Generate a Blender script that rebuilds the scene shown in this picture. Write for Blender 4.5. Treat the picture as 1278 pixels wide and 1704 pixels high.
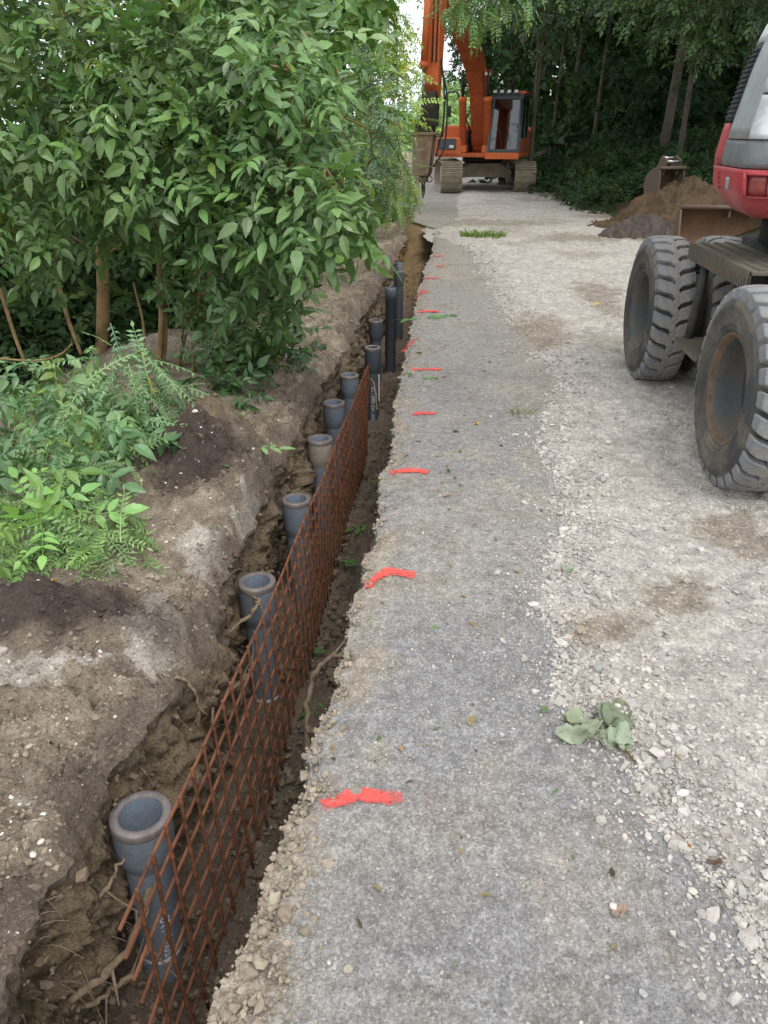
import bpy, bmesh, math, random
import numpy as np
from mathutils import Vector, Matrix

# ------------------------------------------------------------------ camera, sky, sun, exposure
scene = bpy.context.scene
for o in list(bpy.data.objects):
    bpy.data.objects.remove(o)
C = scene.collection
CAM_H, PITCH, YAW, FPX = 1.65, math.radians(26.46), math.radians(5.03), 1280.0
cd = bpy.data.cameras.new("camera")
cd.sensor_fit = 'VERTICAL'
cd.sensor_height = 24.0
cd.lens = 24.0 * FPX / 1704.0
cd.clip_start = 0.05
cd.clip_end = 900.0
cam = bpy.data.objects.new("camera", cd)
cam.location = (0, 0, CAM_H)
cam.rotation_euler = (math.pi / 2 - PITCH, 0, YAW)
C.objects.link(cam)
scene.camera = cam

SUN_EL, SUN_AZ = math.radians(58), math.radians(150)      # azimuth clockwise from +Y
world = bpy.data.worlds.new("World")
scene.world = world
world.use_nodes = True
wn = world.node_tree
wn.nodes.clear()
sky = wn.nodes.new("ShaderNodeTexSky")
sky.sky_type = 'NISHITA'
sky.sun_disc = False
sky.sun_elevation = SUN_EL
sky.sun_rotation = SUN_AZ
sky.air_density = 1.0
sky.dust_density = 3.0
mixw = wn.nodes.new("ShaderNodeMix")
mixw.data_type = 'RGBA'
mixw.inputs[0].default_value = 0.80                       # closed white cloud cover over the blue
mixw.inputs[7].default_value = (9.6, 9.9, 10.2, 1)
bgn = wn.nodes.new("ShaderNodeBackground")
bgn.inputs[1].default_value = 0.10
wo = wn.nodes.new("ShaderNodeOutputWorld")
wn.links.new(sky.outputs[0], mixw.inputs[6])
wn.links.new(mixw.outputs[2], bgn.inputs[0])
wn.links.new(bgn.outputs[0], wo.inputs[0])

sl = bpy.data.lights.new("sun", 'SUN')
sl.energy = 0.9
sl.angle = math.radians(25)
sl.color = (1.0, 0.97, 0.93)
sun = bpy.data.objects.new("sun", sl)
sdir = Vector((math.sin(SUN_AZ) * math.cos(SUN_EL), math.cos(SUN_AZ) * math.cos(SUN_EL), math.sin(SUN_EL)))
sun.rotation_euler = (-sdir).to_track_quat('-Z', 'Y').to_euler()
sun.location = (0, 0, 30)
C.objects.link(sun)

vs = scene.view_settings
vs.view_transform = 'Standard'
vs.look = 'None'
vs.gamma = 1.0
vs.use_curve_mapping = False
vs.exposure = 0.80
scene.cycles.max_bounces = 6
scene.cycles.diffuse_bounces = 3
scene.cycles.glossy_bounces = 2
scene.cycles.transmission_bounces = 4
scene.cycles.transparent_max_bounces = 6
scene.cycles.use_denoising = True

# ------------------------------------------------------------------ helpers
rng = np.random.default_rng(7)

def at(u, v, Y):
    """point of the place at forward distance Y that the photograph shows at pixel (u, v)"""
    a, b = (u - 639.0) / FPX, (852.0 - v) / FPX
    f = math.cos(PITCH) + b * math.sin(PITCH)
    z = b * math.cos(PITCH) - math.sin(PITCH)
    dx = a * math.cos(YAW) - f * math.sin(YAW)
    dy = a * math.sin(YAW) + f * math.cos(YAW)
    k = Y / dy
    return (dx * k, Y, CAM_H + z * k)

def atz(u, v, zz):
    p = at(u, v, 10.0)
    k = (CAM_H - zz) / (CAM_H - p[2])
    return (p[0] * k, p[1] * k, zz)

def lin(h):
    c = [int(h[i:i + 2], 16) / 255.0 for i in (0, 2, 4)]
    return tuple(x / 12.92 if x <= .04045 else ((x + .055) / 1.055) ** 2.4 for x in c)

def _hash(ix, iy, iz, seed):
    h = (ix * 374761393 + iy * 668265263 + iz * 2147483647 + seed * 1274126177) & 0xffffffff
    h = ((h ^ (h >> 13)) * 1274126177) & 0xffffffff
    h = ((h ^ (h >> 16)) * 2246822519) & 0xffffffff
    return ((h ^ (h >> 15)) & 0xffff) / 65535.0

def vnoise(x, y, z, seed=0):
    x, y, z = np.broadcast_arrays(np.asarray(x, float), np.asarray(y, float), np.asarray(z, float))
    ix, iy, iz = np.floor(x).astype(np.int64), np.floor(y).astype(np.int64), np.floor(z).astype(np.int64)
    fx, fy, fz = x - ix, y - iy, z - iz
    fx, fy, fz = fx * fx * (3 - 2 * fx), fy * fy * (3 - 2 * fy), fz * fz * (3 - 2 * fz)
    r = 0
    for a in (0, 1):
        for b in (0, 1):
            for c in (0, 1):
                w = (fx if a else 1 - fx) * (fy if b else 1 - fy) * (fz if c else 1 - fz)
                r = r + w * _hash(ix + a, iy + b, iz + c, seed)
    return r * 2 - 1

def fbm(x, y, z=0.0, freq=1.0, octv=4, seed=0, gain=0.5, ridge=False):
    r, a = 0, 1.0
    for i in range(octv):
        n = vnoise(np.asarray(x) * freq, np.asarray(y) * freq, np.asarray(z) * freq, seed + i * 17)
        if ridge:
            n = 1 - 2 * np.abs(n)
        r = r + a * n
        a *= gain
        freq *= 2.03
    return r

def smooth(e0, e1, x):
    t = np.clip((np.asarray(x, float) - e0) / (e1 - e0), 0, 1)
    return t * t * (3 - 2 * t)

def data_mesh(name, V, F, mat=None, col=None, shade=False, mats=None, mi=None):
    """V (n,3); F: one array of faces (m,k) or a list of such arrays"""
    V = np.ascontiguousarray(V, dtype=np.float32)
    Fs = F if isinstance(F, (list, tuple)) else [F]
    Fs = [np.asarray(f, dtype=np.int32) for f in Fs if len(f)]
    me = bpy.data.meshes.new(name)
    me.vertices.add(len(V))
    me.vertices.foreach_set("co", V.ravel())
    loops = np.concatenate([f.ravel() for f in Fs])
    tot = np.concatenate([np.full(len(f), f.shape[1], dtype=np.int32) for f in Fs])
    st = np.concatenate([[0], np.cumsum(tot)[:-1]]).astype(np.int32)
    me.loops.add(len(loops))
    me.loops.foreach_set("vertex_index", loops)
    me.polygons.add(len(tot))
    me.polygons.foreach_set("loop_start", st)
    me.polygons.foreach_set("loop_total", tot)
    me.polygons.foreach_set("use_smooth", np.full(len(tot), bool(shade)))
    if col is not None:
        at_ = me.attributes.new("Col", 'FLOAT_COLOR', 'POINT')
        c4 = np.ones((len(V), 4), dtype=np.float32)
        c4[:, :3] = col
        at_.data.foreach_set("color", c4.ravel())
    for m in (mats or ([mat] if mat else [])):
        me.materials.append(m)
    if mi is not None:
        me.polygons.foreach_set("material_index", np.asarray(mi, dtype=np.int32))
    me.update(calc_edges=True)
    return me

def link(name, me, parent=None, loc=None, rot=None):
    o = bpy.data.objects.new(name, me)
    C.objects.link(o)
    if parent is not None:
        o.parent = parent
    if loc is not None:
        o.location = loc
    if rot is not None:
        o.rotation_euler = rot
    return o

def tag(o, label=None, cat=None, group=None, kind=None):
    if label: o["label"] = label
    if cat: o["category"] = cat
    if group: o["group"] = group
    if kind: o["kind"] = kind
    return o

def empty(name, loc=(0, 0, 0), rz=0.0, parent=None):
    o = bpy.data.objects.new(name, None)
    o.empty_display_size = 0.1
    C.objects.link(o)
    o.location = loc
    o.rotation_euler = (0, 0, rz)
    if parent is not None:
        o.parent = parent
    return o

class MB:
    """collects shapes of ONE part, then links them as one mesh object"""
    def __init__(s):
        s.V, s.F, s.n = [], {}, 0
    def add(s, V, F):
        V = np.asarray(V, float)
        for f in (F if isinstance(F, list) and len(F) and isinstance(F[0], np.ndarray) and F[0].ndim == 2 else [F]):
            if isinstance(f, np.ndarray):
                s.F.setdefault(f.shape[1], []).append(f + s.n)
            else:
                for q in f:
                    s.F.setdefault(len(q), []).append(np.asarray([q]) + s.n)
        s.V.append(V)
        s.n += len(V)
        return s
    def box(s, x0, x1, y0, y1, z0, z1, bev=0.0, M=None):
        bm = bmesh.new()
        bmesh.ops.create_cube(bm, size=1.0)
        for v in bm.verts:
            v.co = Vector(((x0 + x1) / 2 + v.co.x * (x1 - x0), (y0 + y1) / 2 + v.co.y * (y1 - y0), (z0 + z1) / 2 + v.co.z * (z1 - z0)))
        if bev > 0:
            bmesh.ops.bevel(bm, geom=bm.edges[:], offset=bev, segments=2, affect='EDGES', profile=0.5)
        return s.bm(bm, M)
    def prism(s, pts, axis, a0, a1, bev=0.0, M=None):
        """polygon pts in the plane across axis ('x': (y,z), 'y': (x,z), 'z': (x,y)) extruded a0..a1"""
        bm = bmesh.new()
        def mk(p, a):
            return {'x': (a, p[0], p[1]), 'y': (p[0], a, p[1]), 'z': (p[0], p[1], a)}[axis]
        A = [bm.verts.new(mk(p, a0)) for p in pts]
        B = [bm.verts.new(mk(p, a1)) for p in pts]
        bm.faces.new(A)
        bm.faces.new(B[::-1])
        for i in range(len(pts)):
            j = (i + 1) % len(pts)
            bm.faces.new((A[i], B[i], B[j], A[j]))
        bmesh.ops.recalc_face_normals(bm, faces=bm.faces[:])
        if bev > 0:
            bmesh.ops.bevel(bm, geom=bm.edges[:], offset=bev, segments=2, affect='EDGES', profile=0.5)
        return s.bm(bm, M)
    def bm(s, bm, M=None):
        if M is not None:
            bmesh.ops.transform(bm, matrix=M, verts=bm.verts[:])
        bm.verts.index_update()
        V = [v.co[:] for v in bm.verts]
        F = [[v.index for v in f.verts] for f in bm.faces]
        bm.free()
        return s.add(V, F)
    def tube(s, pts, r, seg=8, cap=True):
        V, F = tube(pts, r, seg, cap)
        return s.add(V, F)
    def lathe(s, prof, seg=32, axis='z', off=(0, 0, 0)):
        """profile [(r, a)] turned about an axis"""
        prof = np.asarray(prof, float)
        th = np.linspace(0, 2 * math.pi, seg, endpoint=False)
        r, a = prof[:, 0][:, None], prof[:, 1][:, None]
        c, n = r * np.cos(th), r * np.sin(th)
        h = np.broadcast_to(a, c.shape)
        V = {'z': (c, n, h), 'x': (h, c, n), 'y': (n, h, c)}[axis]
        V = np.stack(V, -1).reshape(-1, 3) + np.asarray(off)
        m = len(prof)
        i = np.arange(m - 1)[:, None] * seg
        j = np.arange(seg)[None, :]
        k = (j + 1) % seg
        F = np.stack([i + j, i + k, i + seg + k, i + seg + j], -1).reshape(-1, 4)
        return s.add(V, F)
    def build(s, name, mat, parent=None, shade=False, loc=None, rot=None, col=None):
        V = np.concatenate(s.V)
        F = [np.concatenate(f) for f in s.F.values()]
        return link(name, data_mesh(name, V, F, mat, col, shade), parent, loc, rot)

def tube(pts, r, seg=8, cap=True):
    P = np.asarray(pts, float)
    n = len(P)
    R = np.full(n, r) if np.isscalar(r) else np.asarray(r, float)
    T = np.gradient(P, axis=0)
    T /= np.linalg.norm(T, axis=1)[:, None] + 1e-12
    up = np.array([0, 0, 1.0]) if abs(T[0][2]) < .9 else np.array([1.0, 0, 0])
    A = np.cross(T[0], up)
    A /= np.linalg.norm(A)
    V = []
    th = np.linspace(0, 2 * math.pi, seg, endpoint=False)
    for i in range(n):
        A = A - T[i] * np.dot(A, T[i])
        A /= np.linalg.norm(A) + 1e-12
        B = np.cross(T[i], A)
        V.append(P[i] + R[i] * (np.cos(th)[:, None] * A + np.sin(th)[:, None] * B))
    V = np.concatenate(V)
    i = np.arange(n - 1)[:, None] * seg
    j = np.arange(seg)[None, :]
    k = (j + 1) % seg
    F = [np.stack([i + j, i + k, i + seg + k, i + seg + j], -1).reshape(-1, 4)]
    if cap:
        F.append(np.stack([np.arange(seg)[::-1], np.arange(seg) + (n - 1) * seg]))
    return V, F

def spline(pts, n=24):
    """Catmull-Rom through pts"""
    P = np.asarray(pts, float)
    if len(P) < 3:
        t = np.linspace(0, 1, n)[:, None]
        return P[0] * (1 - t) + P[-1] * t
    Q = np.vstack([2 * P[0] - P[1], P, 2 * P[-1] - P[-2]])
    out = []
    t = np.linspace(0, len(P) - 1 - 1e-6, n)
    for x in t:
        i = int(x)
        f = x - i
        a, b, c, d = Q[i], Q[i + 1], Q[i + 2], Q[i + 3]
        out.append(.5 * (2 * b + (c - a) * f + (2 * a - 5 * b + 4 * c - d) * f * f + (3 * b - a - 3 * c + d) * f ** 3))
    return np.array(out)

# ------------------------------------------------------------------ materials
def nmat(name):
    m = bpy.data.materials.new(name)
    m.use_nodes = True
    t = m.node_tree
    return m, t, t.nodes["Principled BSDF"]

def N(t, kind, **kw):
    n = t.nodes.new("ShaderNode" + kind)
    for k, v in kw.items():
        if isinstance(k, str) and hasattr(n, k):
            setattr(n, k, v)
    return n

def noise_node(t, scale, detail=6, rough=.6, coord='Object', vec=None):
    n = N(t, "TexNoise")
    n.inputs["Scale"].default_value = scale
    n.inputs["Detail"].default_value = detail
    n.inputs["Roughness"].default_value = rough
    if vec is None:
        tc = N(t, "TexCoord")
        t.links.new(tc.outputs[coord], n.inputs["Vector"])
    else:
        t.links.new(vec, n.inputs["Vector"])
    return n

def ramp(t, src, stops):
    r = N(t, "ValToRGB")
    e = r.color_ramp.elements
    while len(e) > 1:
        e.remove(e[-1])
    e[0].position, e[0].color = stops[0][0], (*stops[0][1], 1)
    for p, c in stops[1:]:
        x = e.new(p)
        x.color = (*c, 1)
    t.links.new(src, r.inputs[0])
    return r

def mixc(t, a, b, fac=None, mode='MIX', f=.5):
    m = N(t, "Mix")
    m.data_type = 'RGBA'
    m.blend_type = mode
    m.inputs[0].default_value = f
    if fac is not None:
        t.links.new(fac, m.inputs[0])
    for i, x in ((6, a), (7, b)):
        if isinstance(x, tuple):
            m.inputs[i].default_value = (*x[:3], 1)
        else:
            t.links.new(x, m.inputs[i])
    return m.outputs[2]

def bump(t, bsdf, src, strength=.5, dist=.01, prev=None):
    b = N(t, "Bump")
    b.inputs["Strength"].default_value = strength
    b.inputs["Distance"].default_value = dist
    t.links.new(src, b.inputs["Height"])
    if prev is not None:
        t.links.new(prev, b.inputs["Normal"])
    t.links.new(b.outputs[0], bsdf.inputs["Normal"])
    return b.outputs[0]

def earth_mat(name, fine=90.0, amount=.55, bstr=.7, bdist=.012, rough=.95, speck=None, agg=None):
    """colour from the mesh's soil colours, broken up by fine grain"""
    m, t, p = nmat(name)
    a = N(t, "Attribute")
    a.attribute_name = "Col"
    n1 = noise_node(t, fine, 8, .7)
    r1 = ramp(t, n1.outputs[0], [(.25, (1 - amount,) * 3), (.5, (1, 1, 1)), (.75, (1 + amount * .6,) * 3)])
    c = mixc(t, a.outputs["Color"], r1.outputs[0], None, 'MULTIPLY', 1.0)
    n2 = noise_node(t, fine * .12, 5, .6)
    r2 = ramp(t, n2.outputs[0], [(.3, (.75, .74, .73)), (.7, (1.2, 1.2, 1.2))])
    c = mixc(t, c, r2.outputs[0], None, 'MULTIPLY', 1.0)
    if agg:                                     # stone chips set in the binder, each its own shade
        va = N(t, "TexVoronoi")
        va.inputs["Scale"].default_value = agg[0]
        tca = N(t, "TexCoord")
        t.links.new(tca.outputs["Object"], va.inputs["Vector"])
        sa = N(t, "SeparateColor")
        t.links.new(va.outputs["Color"], sa.inputs[0])
        ra = ramp(t, sa.outputs[1], [(0, (1 - agg[1],) * 3), (.7, (1, 1, 1)), (1, (1 + agg[1] * 1.1,) * 3)])
        c = mixc(t, c, ra.outputs[0], None, 'MULTIPLY', 1.0)
    if speck:
        v = N(t, "TexVoronoi")
        v.inputs["Scale"].default_value = speck[0]
        tc = N(t, "TexCoord")
        t.links.new(tc.outputs["Object"], v.inputs["Vector"])
        sep = N(t, "SeparateColor")
        t.links.new(v.outputs["Color"], sep.inputs[0])
        rs = ramp(t, sep.outputs[0], [(speck[1], (0, 0, 0)), (speck[1] + .06, (1, 1, 1))])
        rd = ramp(t, v.outputs["Distance"], [(.25, (1, 1, 1)), (.5, (0, 0, 0))])
        fac = mixc(t, rs.outputs[0], rd.outputs[0], None, 'MULTIPLY', 1.0)
        c = mixc(t, c, speck[2], fac)
    t.links.new(c, p.inputs["Base Color"])
    p.inputs["Roughness"].default_value = rough
    p.inputs["Specular IOR Level"].default_value = .2
    b = bump(t, p, n1.outputs[0], bstr, bdist)
    bump(t, p, n2.outputs[0], bstr * .5, bdist * 4, b)
    return m

def painted(name, colour, rough=.5, metal=0.0, dirt=(.25, .2, .15), dirt_amt=.35, scale=3.0, spec=.4, bstr=.08, fine=40.0):
    m, t, p = nmat(name)
    n1 = noise_node(t, scale, 8, .65)
    n2 = noise_node(t, fine, 6, .7)
    r = ramp(t, n1.outputs[0], [(.42, (0, 0, 0)), (.72, (dirt_amt,) * 3)])
    c = mixc(t, colour, dirt, r.outputs[0])
    r2 = ramp(t, n2.outputs[0], [(.3, (.8, .8, .8)), (.7, (1.12, 1.12, 1.12))])
    c = mixc(t, c, r2.outputs[0], None, 'MULTIPLY', 1.0)
    t.links.new(c, p.inputs["Base Color"])
    rr = ramp(t, n1.outputs[0], [(.3, (rough,) * 3), (.8, (min(1, rough + .3),) * 3)])
    t.links.new(rr.outputs[0], p.inputs["Roughness"])
    p.inputs["Metallic"].default_value = metal
    p.inputs["Specular IOR Level"].default_value = spec
    if bstr:
        bump(t, p, n2.outputs[0], bstr, .004)
    return m

def leaf_mat(name, rough=.42, trans=.22, spec=.5, tint=(1.25, 1.2, .6)):
    m, t, p = nmat(name)
    a = N(t, "Attribute")
    a.attribute_name = "Col"
    oi = N(t, "ObjectInfo")
    rr = ramp(t, oi.outputs["Random"], [(0, (.8, .82, .85)), (1, (1.2, 1.18, 1.1))])
    c = mixc(t, a.outputs["Color"], rr.outputs[0], None, 'MULTIPLY', 1.0)
    n1 = noise_node(t, 30, 4, .6)
    r1 = ramp(t, n1.outputs[0], [(.3, (.82, .82, .82)), (.7, (1.15, 1.15, 1.15))])
    c = mixc(t, c, r1.outputs[0], None, 'MULTIPLY', 1.0)
    t.links.new(c, p.inputs["Base Color"])
    p.inputs["Roughness"].default_value = rough
    p.inputs["Specular IOR Level"].default_value = spec
    tr = N(t, "BsdfTranslucent")
    c2 = mixc(t, c, tint, None, 'MULTIPLY', 1.0)
    t.links.new(c2, tr.inputs[0])
    ms = N(t, "MixShader")
    ms.inputs[0].default_value = trans
    t.links.new(p.outputs[0], ms.inputs[1])
    t.links.new(tr.outputs[0], ms.inputs[2])
    t.links.new(ms.outputs[0], t.nodes["Material Output"].inputs[0])
    return m

def flat(name, colour, rough=.6, metal=0.0, spec=.4):
    m, t, p = nmat(name)
    p.inputs["Base Color"].default_value = (*colour, 1)
    p.inputs["Roughness"].default_value = rough
    p.inputs["Metallic"].default_value = metal
    p.inputs["Specular IOR Level"].default_value = spec
    return m

def glass(name, tint=(.22, .25, .25)):
    m, t, p = nmat(name)
    t.nodes.remove(p)
    tr = N(t, "BsdfTransparent")
    tr.inputs[0].default_value = (*tint, 1)
    gl = N(t, "BsdfGlossy")
    gl.inputs[0].default_value = (1, 1, 1, 1)
    gl.inputs["Roughness"].default_value = .03
    lw = N(t, "LayerWeight")
    lw.inputs[0].default_value = .35
    mr = N(t, "MapRange")
    mr.inputs[3].default_value = .07
    mr.inputs[4].default_value = .6
    t.links.new(lw.outputs[0], mr.inputs[0])
    ms = N(t, "MixShader")
    t.links.new(mr.outputs[0], ms.inputs[0])
    t.links.new(tr.outputs[0], ms.inputs[1])
    t.links.new(gl.outputs[0], ms.inputs[2])
    t.links.new(ms.outputs[0], t.nodes["Material Output"].inputs[0])
    return m

MAT = {}
MAT['asphalt'] = earth_mat('asphalt', 190, .7, .8, .006, .9, speck=(120, .92, (.40, .40, .39)), agg=(135, .27))
MAT['soil'] = earth_mat('soil', 80, .6, 1.0, .02, .97, speck=(60, .965, (.5, .47, .42)))
MAT['gravel'] = earth_mat('crushed_stone', 120, .4, .9, .012, .95, speck=(70, .8, (.5, .48, .45)), agg=(80, .22))
MAT['stone'] = earth_mat('loose_stone', 60, .25, .3, .004, .92)
MAT['clod'] = earth_mat('soil_clod', 60, .4, .6, .006, .97)
MAT['leaf'] = leaf_mat('leaf_green', .36, .24, .6)
MAT['leaf_dull'] = leaf_mat('leaf_dull', .6, .22, .3)
MAT['bark'] = painted('bark', lin('a08560'), .9, 0, lin('5a4832'), .85, 11, .2, .8, 70)
MAT['bark_grey'] = painted('bark_grey', lin('655f51'), .95, 0, lin('35332b'), .8, 7, .15, .6, 50)
MAT['twig'] = painted('twig', lin('6b5a3f'), .9, 0, lin('4a3a28'), .6, 20, .2, .2, 80)
MAT['root'] = painted('root', lin('8a7a66'), .95, 0, lin('5a4c3c'), .8, 25, .15, .4, 90)

# ------------------------------------------------------------------ terrain: bank, trench, road, gravel track
def pl(Y, xs, ys):
    return np.interp(Y, xs, ys)

YS = np.concatenate([np.linspace(-1.0, 0.6, 14, endpoint=False), 0.6 * np.exp(np.arange(0, math.log(70 / 0.6), 0.0057))])

def edge_r(Y):
    b = pl(Y, [-1, .93, 1.25, 1.48, 1.8, 2.3, 3.4, 4.7, 6.4, 10, 12, 15.2, 16.4, 22, 30, 70], [-.45, -.425, -.39, -.37, -.36, -.325, -.33, -.345, -.38, -.38, -.34, -.40, -.9, -1.0, -1.35, -2.4])
    return b + .022 * fbm(Y, 0, 0, 3.0, 4, 3) * smooth(17, 14, Y) + .012 * fbm(Y, 0, 0, 16.0, 3, 5) * smooth(17, 14, Y)

def edge_l(Y):
    b = pl(Y, [-1, 1.25, 1.6, 2.25, 2.6, 3.0, 3.3, 4.2, 4.7, 5.3, 6.3, 8, 12, 15, 16.4, 70], [-.985, -.985, -1.0, -.92, -.92, -.96, -.985, -.97, -1.0, -1.04, -.97, -.95, -.90, -.88, -1.1, -2.6])
    b = b + .024 * fbm(Y, 3, 0, 2.2, 4, 11) + .02 * fbm(Y, 3, 0, 11.0, 4, 15, .6)
    return np.minimum(b, edge_r(Y) - .12)

def depth_k(Y):
    return smooth(15.7, 14.2, Y)

def floor_z(Y):
    return -.95 + .55 * smooth(9.5, 14.0, Y)

def bank_edge_z(Y):
    return pl(Y, [-1, 1, 3, 6, 10, 15, 18, 70], [-.09, -.09, -.08, -.08, -.07, -.05, -.02, 0])

MA, MBk, MC = atz(60, 1040, -.05), atz(320, 790, -.05), atz(355, 735, -.05)
def gauss(X, Y, c, sx, sy):
    return np.exp(-(((X - c[0]) / sx) ** 2 + ((Y - c[1]) / sy) ** 2))

def bank_h(X, Y, d):
    h = .06 * fbm(X, Y, 0, 1.1, 3, 21) + .018 * fbm(X, Y, 0, 6, 4, 25, .6) + .009 * fbm(X, Y, 0, 24, 3, 29, .6, True)
    h = h + .014 * fbm(X, Y, 0, 16, 4, 26, .7, True) * (.5 + smooth(-.2, .5, fbm(X, Y, 0, 1.7, 2, 27)))
    h = h + .06 * np.exp(-d / .22) * fbm(X, Y, 0, 8, 4, 28, .65)
    h = h * smooth(0, .05, d)
    h -= .065 * np.exp(-d / .045)
    h += .16 * gauss(X, Y, MA, .45, .16) * (1 + .35 * fbm(X, Y, 0, 9, 3, 31))
    h += .20 * gauss(X, Y, MBk, .30, .40) * (1 + .45 * fbm(X, Y, 0, 9, 3, 33))
    h += .20 * gauss(X, Y, MC, .28, .26) * (1 + .35 * fbm(X, Y, 0, 11, 3, 35))
    h -= .30 * np.clip(d - 1.7, 0, 3.2)
    return h

S_BASE, S_PALE, S_DARK, S_CLAY, S_WALL = map(np.array, (lin('a39583'), lin('cfc8bd'), lin('63574f'), lin('8f7f68'), lin('7d7062')))
def blend(a, b, w):
    return a * (1 - w[..., None]) + b * w[..., None]

def grid_faces(nr, nc):
    i = np.arange(nr - 1)[:, None] * nc
    j = np.arange(nc - 1)[None, :]
    return np.stack([i + j, i + j + 1, i + nc + j + 1, i + nc + j], -1).reshape(-1, 4)

nY = len(YS)
Yc = YS[:, None]
EL, ER = edge_l(YS)[:, None], edge_r(YS)[:, None]
KD = depth_k(YS)[:, None]
ZB = bank_edge_z(YS)[:, None]
ZF = np.minimum(floor_z(YS)[:, None] * KD, ZB - .01)

def soil_colour(X, Y, d):
    n = fbm(X, Y, 0, 1.3, 4, 41)
    n2 = fbm(X, Y, 0, 5, 4, 45)
    n3 = fbm(X, Y, 0, 22, 3, 47)
    col = np.broadcast_to(S_BASE, X.shape + (3,)) * (1 + .16 * n2[..., None] + .12 * n3[..., None])
    col = blend(col, S_DARK, np.clip(smooth(.15, .85, n) * .45, 0, 1))
    pale = np.zeros_like(X)
    for (u, v, sx, sy) in ((245, 1085, .10, .22), (340, 935, .12, .22), (160, 1130, .14, .05), (420, 850, .05, .3), (40, 1150, .2, .1)):
        pale = np.maximum(pale, gauss(X, Y, atz(u, v, -.1), sx, sy))
    pale = smooth(.38, .62, pale + .35 * n2 + .25 * n3) * .85
    col = blend(col, S_PALE, pale * .8)
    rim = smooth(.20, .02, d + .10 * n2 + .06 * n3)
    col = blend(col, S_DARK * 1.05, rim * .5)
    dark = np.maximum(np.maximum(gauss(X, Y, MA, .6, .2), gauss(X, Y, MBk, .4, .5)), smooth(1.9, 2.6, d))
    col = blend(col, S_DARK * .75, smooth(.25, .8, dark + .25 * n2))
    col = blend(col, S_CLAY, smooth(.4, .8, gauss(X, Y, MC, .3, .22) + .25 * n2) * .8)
    return col

# bank on the left of the trench
nb = 170
s = np.linspace(0, 1, nb)[::-1][None, :]
d = 8.0 * (.25 * s + .75 * s ** 2.2)
X = EL - d
Z = ZB + bank_h(X, Yc + 0 * X, d)
Z[:, -1:] = ZB - .065
BANK_XYZ = (X, np.broadcast_to(Yc, X.shape), Z)
V = np.stack([X, np.broadcast_to(Yc, X.shape), Z], -1)
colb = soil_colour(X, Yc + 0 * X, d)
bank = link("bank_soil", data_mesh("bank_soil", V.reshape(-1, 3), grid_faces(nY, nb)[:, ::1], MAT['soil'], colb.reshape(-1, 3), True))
tag(bank, "bare brown soil bank along the left side of the trench", None, kind="structure")

# trench: left wall, floor, right wall in one sheet
nl, nf, nr_ = 54, 30, 50
sl_ = np.linspace(0, 1, nl)[None, :]
sf_ = np.linspace(0, 1, nf + 1)[None, 1:]
sr_ = np.linspace(0, 1, nr_ + 1)[None, 1:]
ZE = ZB - .065
XL = EL + (.015 - .035 * sl_) * KD
ZL = ZE + (ZF - ZE) * sl_
XF0 = EL - .02 * KD
XF1 = ER - .03 * KD
XF = XF0 + (XF1 - XF0) * sf_
ZFf = ZF + 0 * sf_
XR = XF1 + (ER - XF1) * sr_
ZR = ZF + (0.0 - ZF) * sr_
YW = np.broadcast_to(Yc, XL.shape)
env = np.sin(np.pi * np.clip(sl_, 0, 1)) ** .5
dispL = (.085 * fbm(0, YW, ZL, 3.4, 4, 51, .6) + .034 * fbm(0, YW, ZL, 13, 4, 55, .65, True) + .008 * fbm(0, YW, ZL, 45, 2, 57)) * KD * env
XL = XL + .8 * dispL - .035 * KD * env
YR = np.broadcast_to(Yc, XR.shape)
slab = smooth(.86, .9, sr_)
dispR = (.05 * fbm(3, YR, ZR, 3.5, 4, 61, .6) + .02 * fbm(3, YR, ZR, 18, 3, 65, .6, True)) * KD * np.sin(np.pi * sr_) ** .5
XR = XR + dispR * (1 - .6 * slab) + .02 * KD * np.sin(np.pi * sr_) * (1 - slab)
YF = np.broadcast_to(Yc, XF.shape)
ZFf = ZFf + (.05 * fbm(XF, YF, 0, 3, 4, 71) + .02 * fbm(XF, YF, 0, 14, 3, 75, .6)) * KD * np.sin(np.pi * sf_) ** .5 + .05 * KD * ((2 * sf_ - 1) ** 4) * (1 - sf_ ** 30)
Xt = np.concatenate([XL, XF, XR], 1)
Yt = np.broadcast_to(Yc, Xt.shape)
Zt = np.concatenate([ZL, ZFf, ZR], 1)
Xt[:, :1] = EL
n1 = fbm(Xt, Yt, Zt, 5, 4, 81)
n2 = fbm(Xt, Yt, Zt, 2, 3, 83)
colt = np.broadcast_to(S_WALL, Xt.shape + (3,)) * (1 + .2 * n1[..., None])
colt = blend(colt, S_CLAY, smooth(-.05, -.3, Zt + .12 * n2) * smooth(-.8, -.6, Zt) * smooth(.1, .5, n2 + .45) * (Xt < -.8))
colt = blend(colt, S_DARK, smooth(-.22, -.1, Zt + .1 * n1) * .6 * (Xt < -.8))
colt = blend(colt, np.array(lin('8f7650')), smooth(10.5, 12.5, Yt + n2) * .7)
isr = (Xt > -.55) & (Zt > -.9)
colt = blend(colt, np.array(lin('716357')), .8 * isr * (1 - smooth(-.12, -.09, Zt)))
colt = blend(colt, np.array(lin('7d7874')), .9 * isr * smooth(-.12, -.09, Zt))
V = np.stack([Xt, Yt, Zt], -1)
trench = link("trench", data_mesh("trench", V.reshape(-1, 3), grid_faces(nY, nl + nf + nr_), MAT['soil'], colt.reshape(-1, 3), True))
tag(trench, "narrow earth trench dug along the road edge", None, kind="structure")

# asphalt road
def road_z(X, Y):
    return .012 * fbm(X, Y, 0, .6, 2, 91) + .003 * fbm(X, Y, 0, 5, 3, 93)

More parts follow.
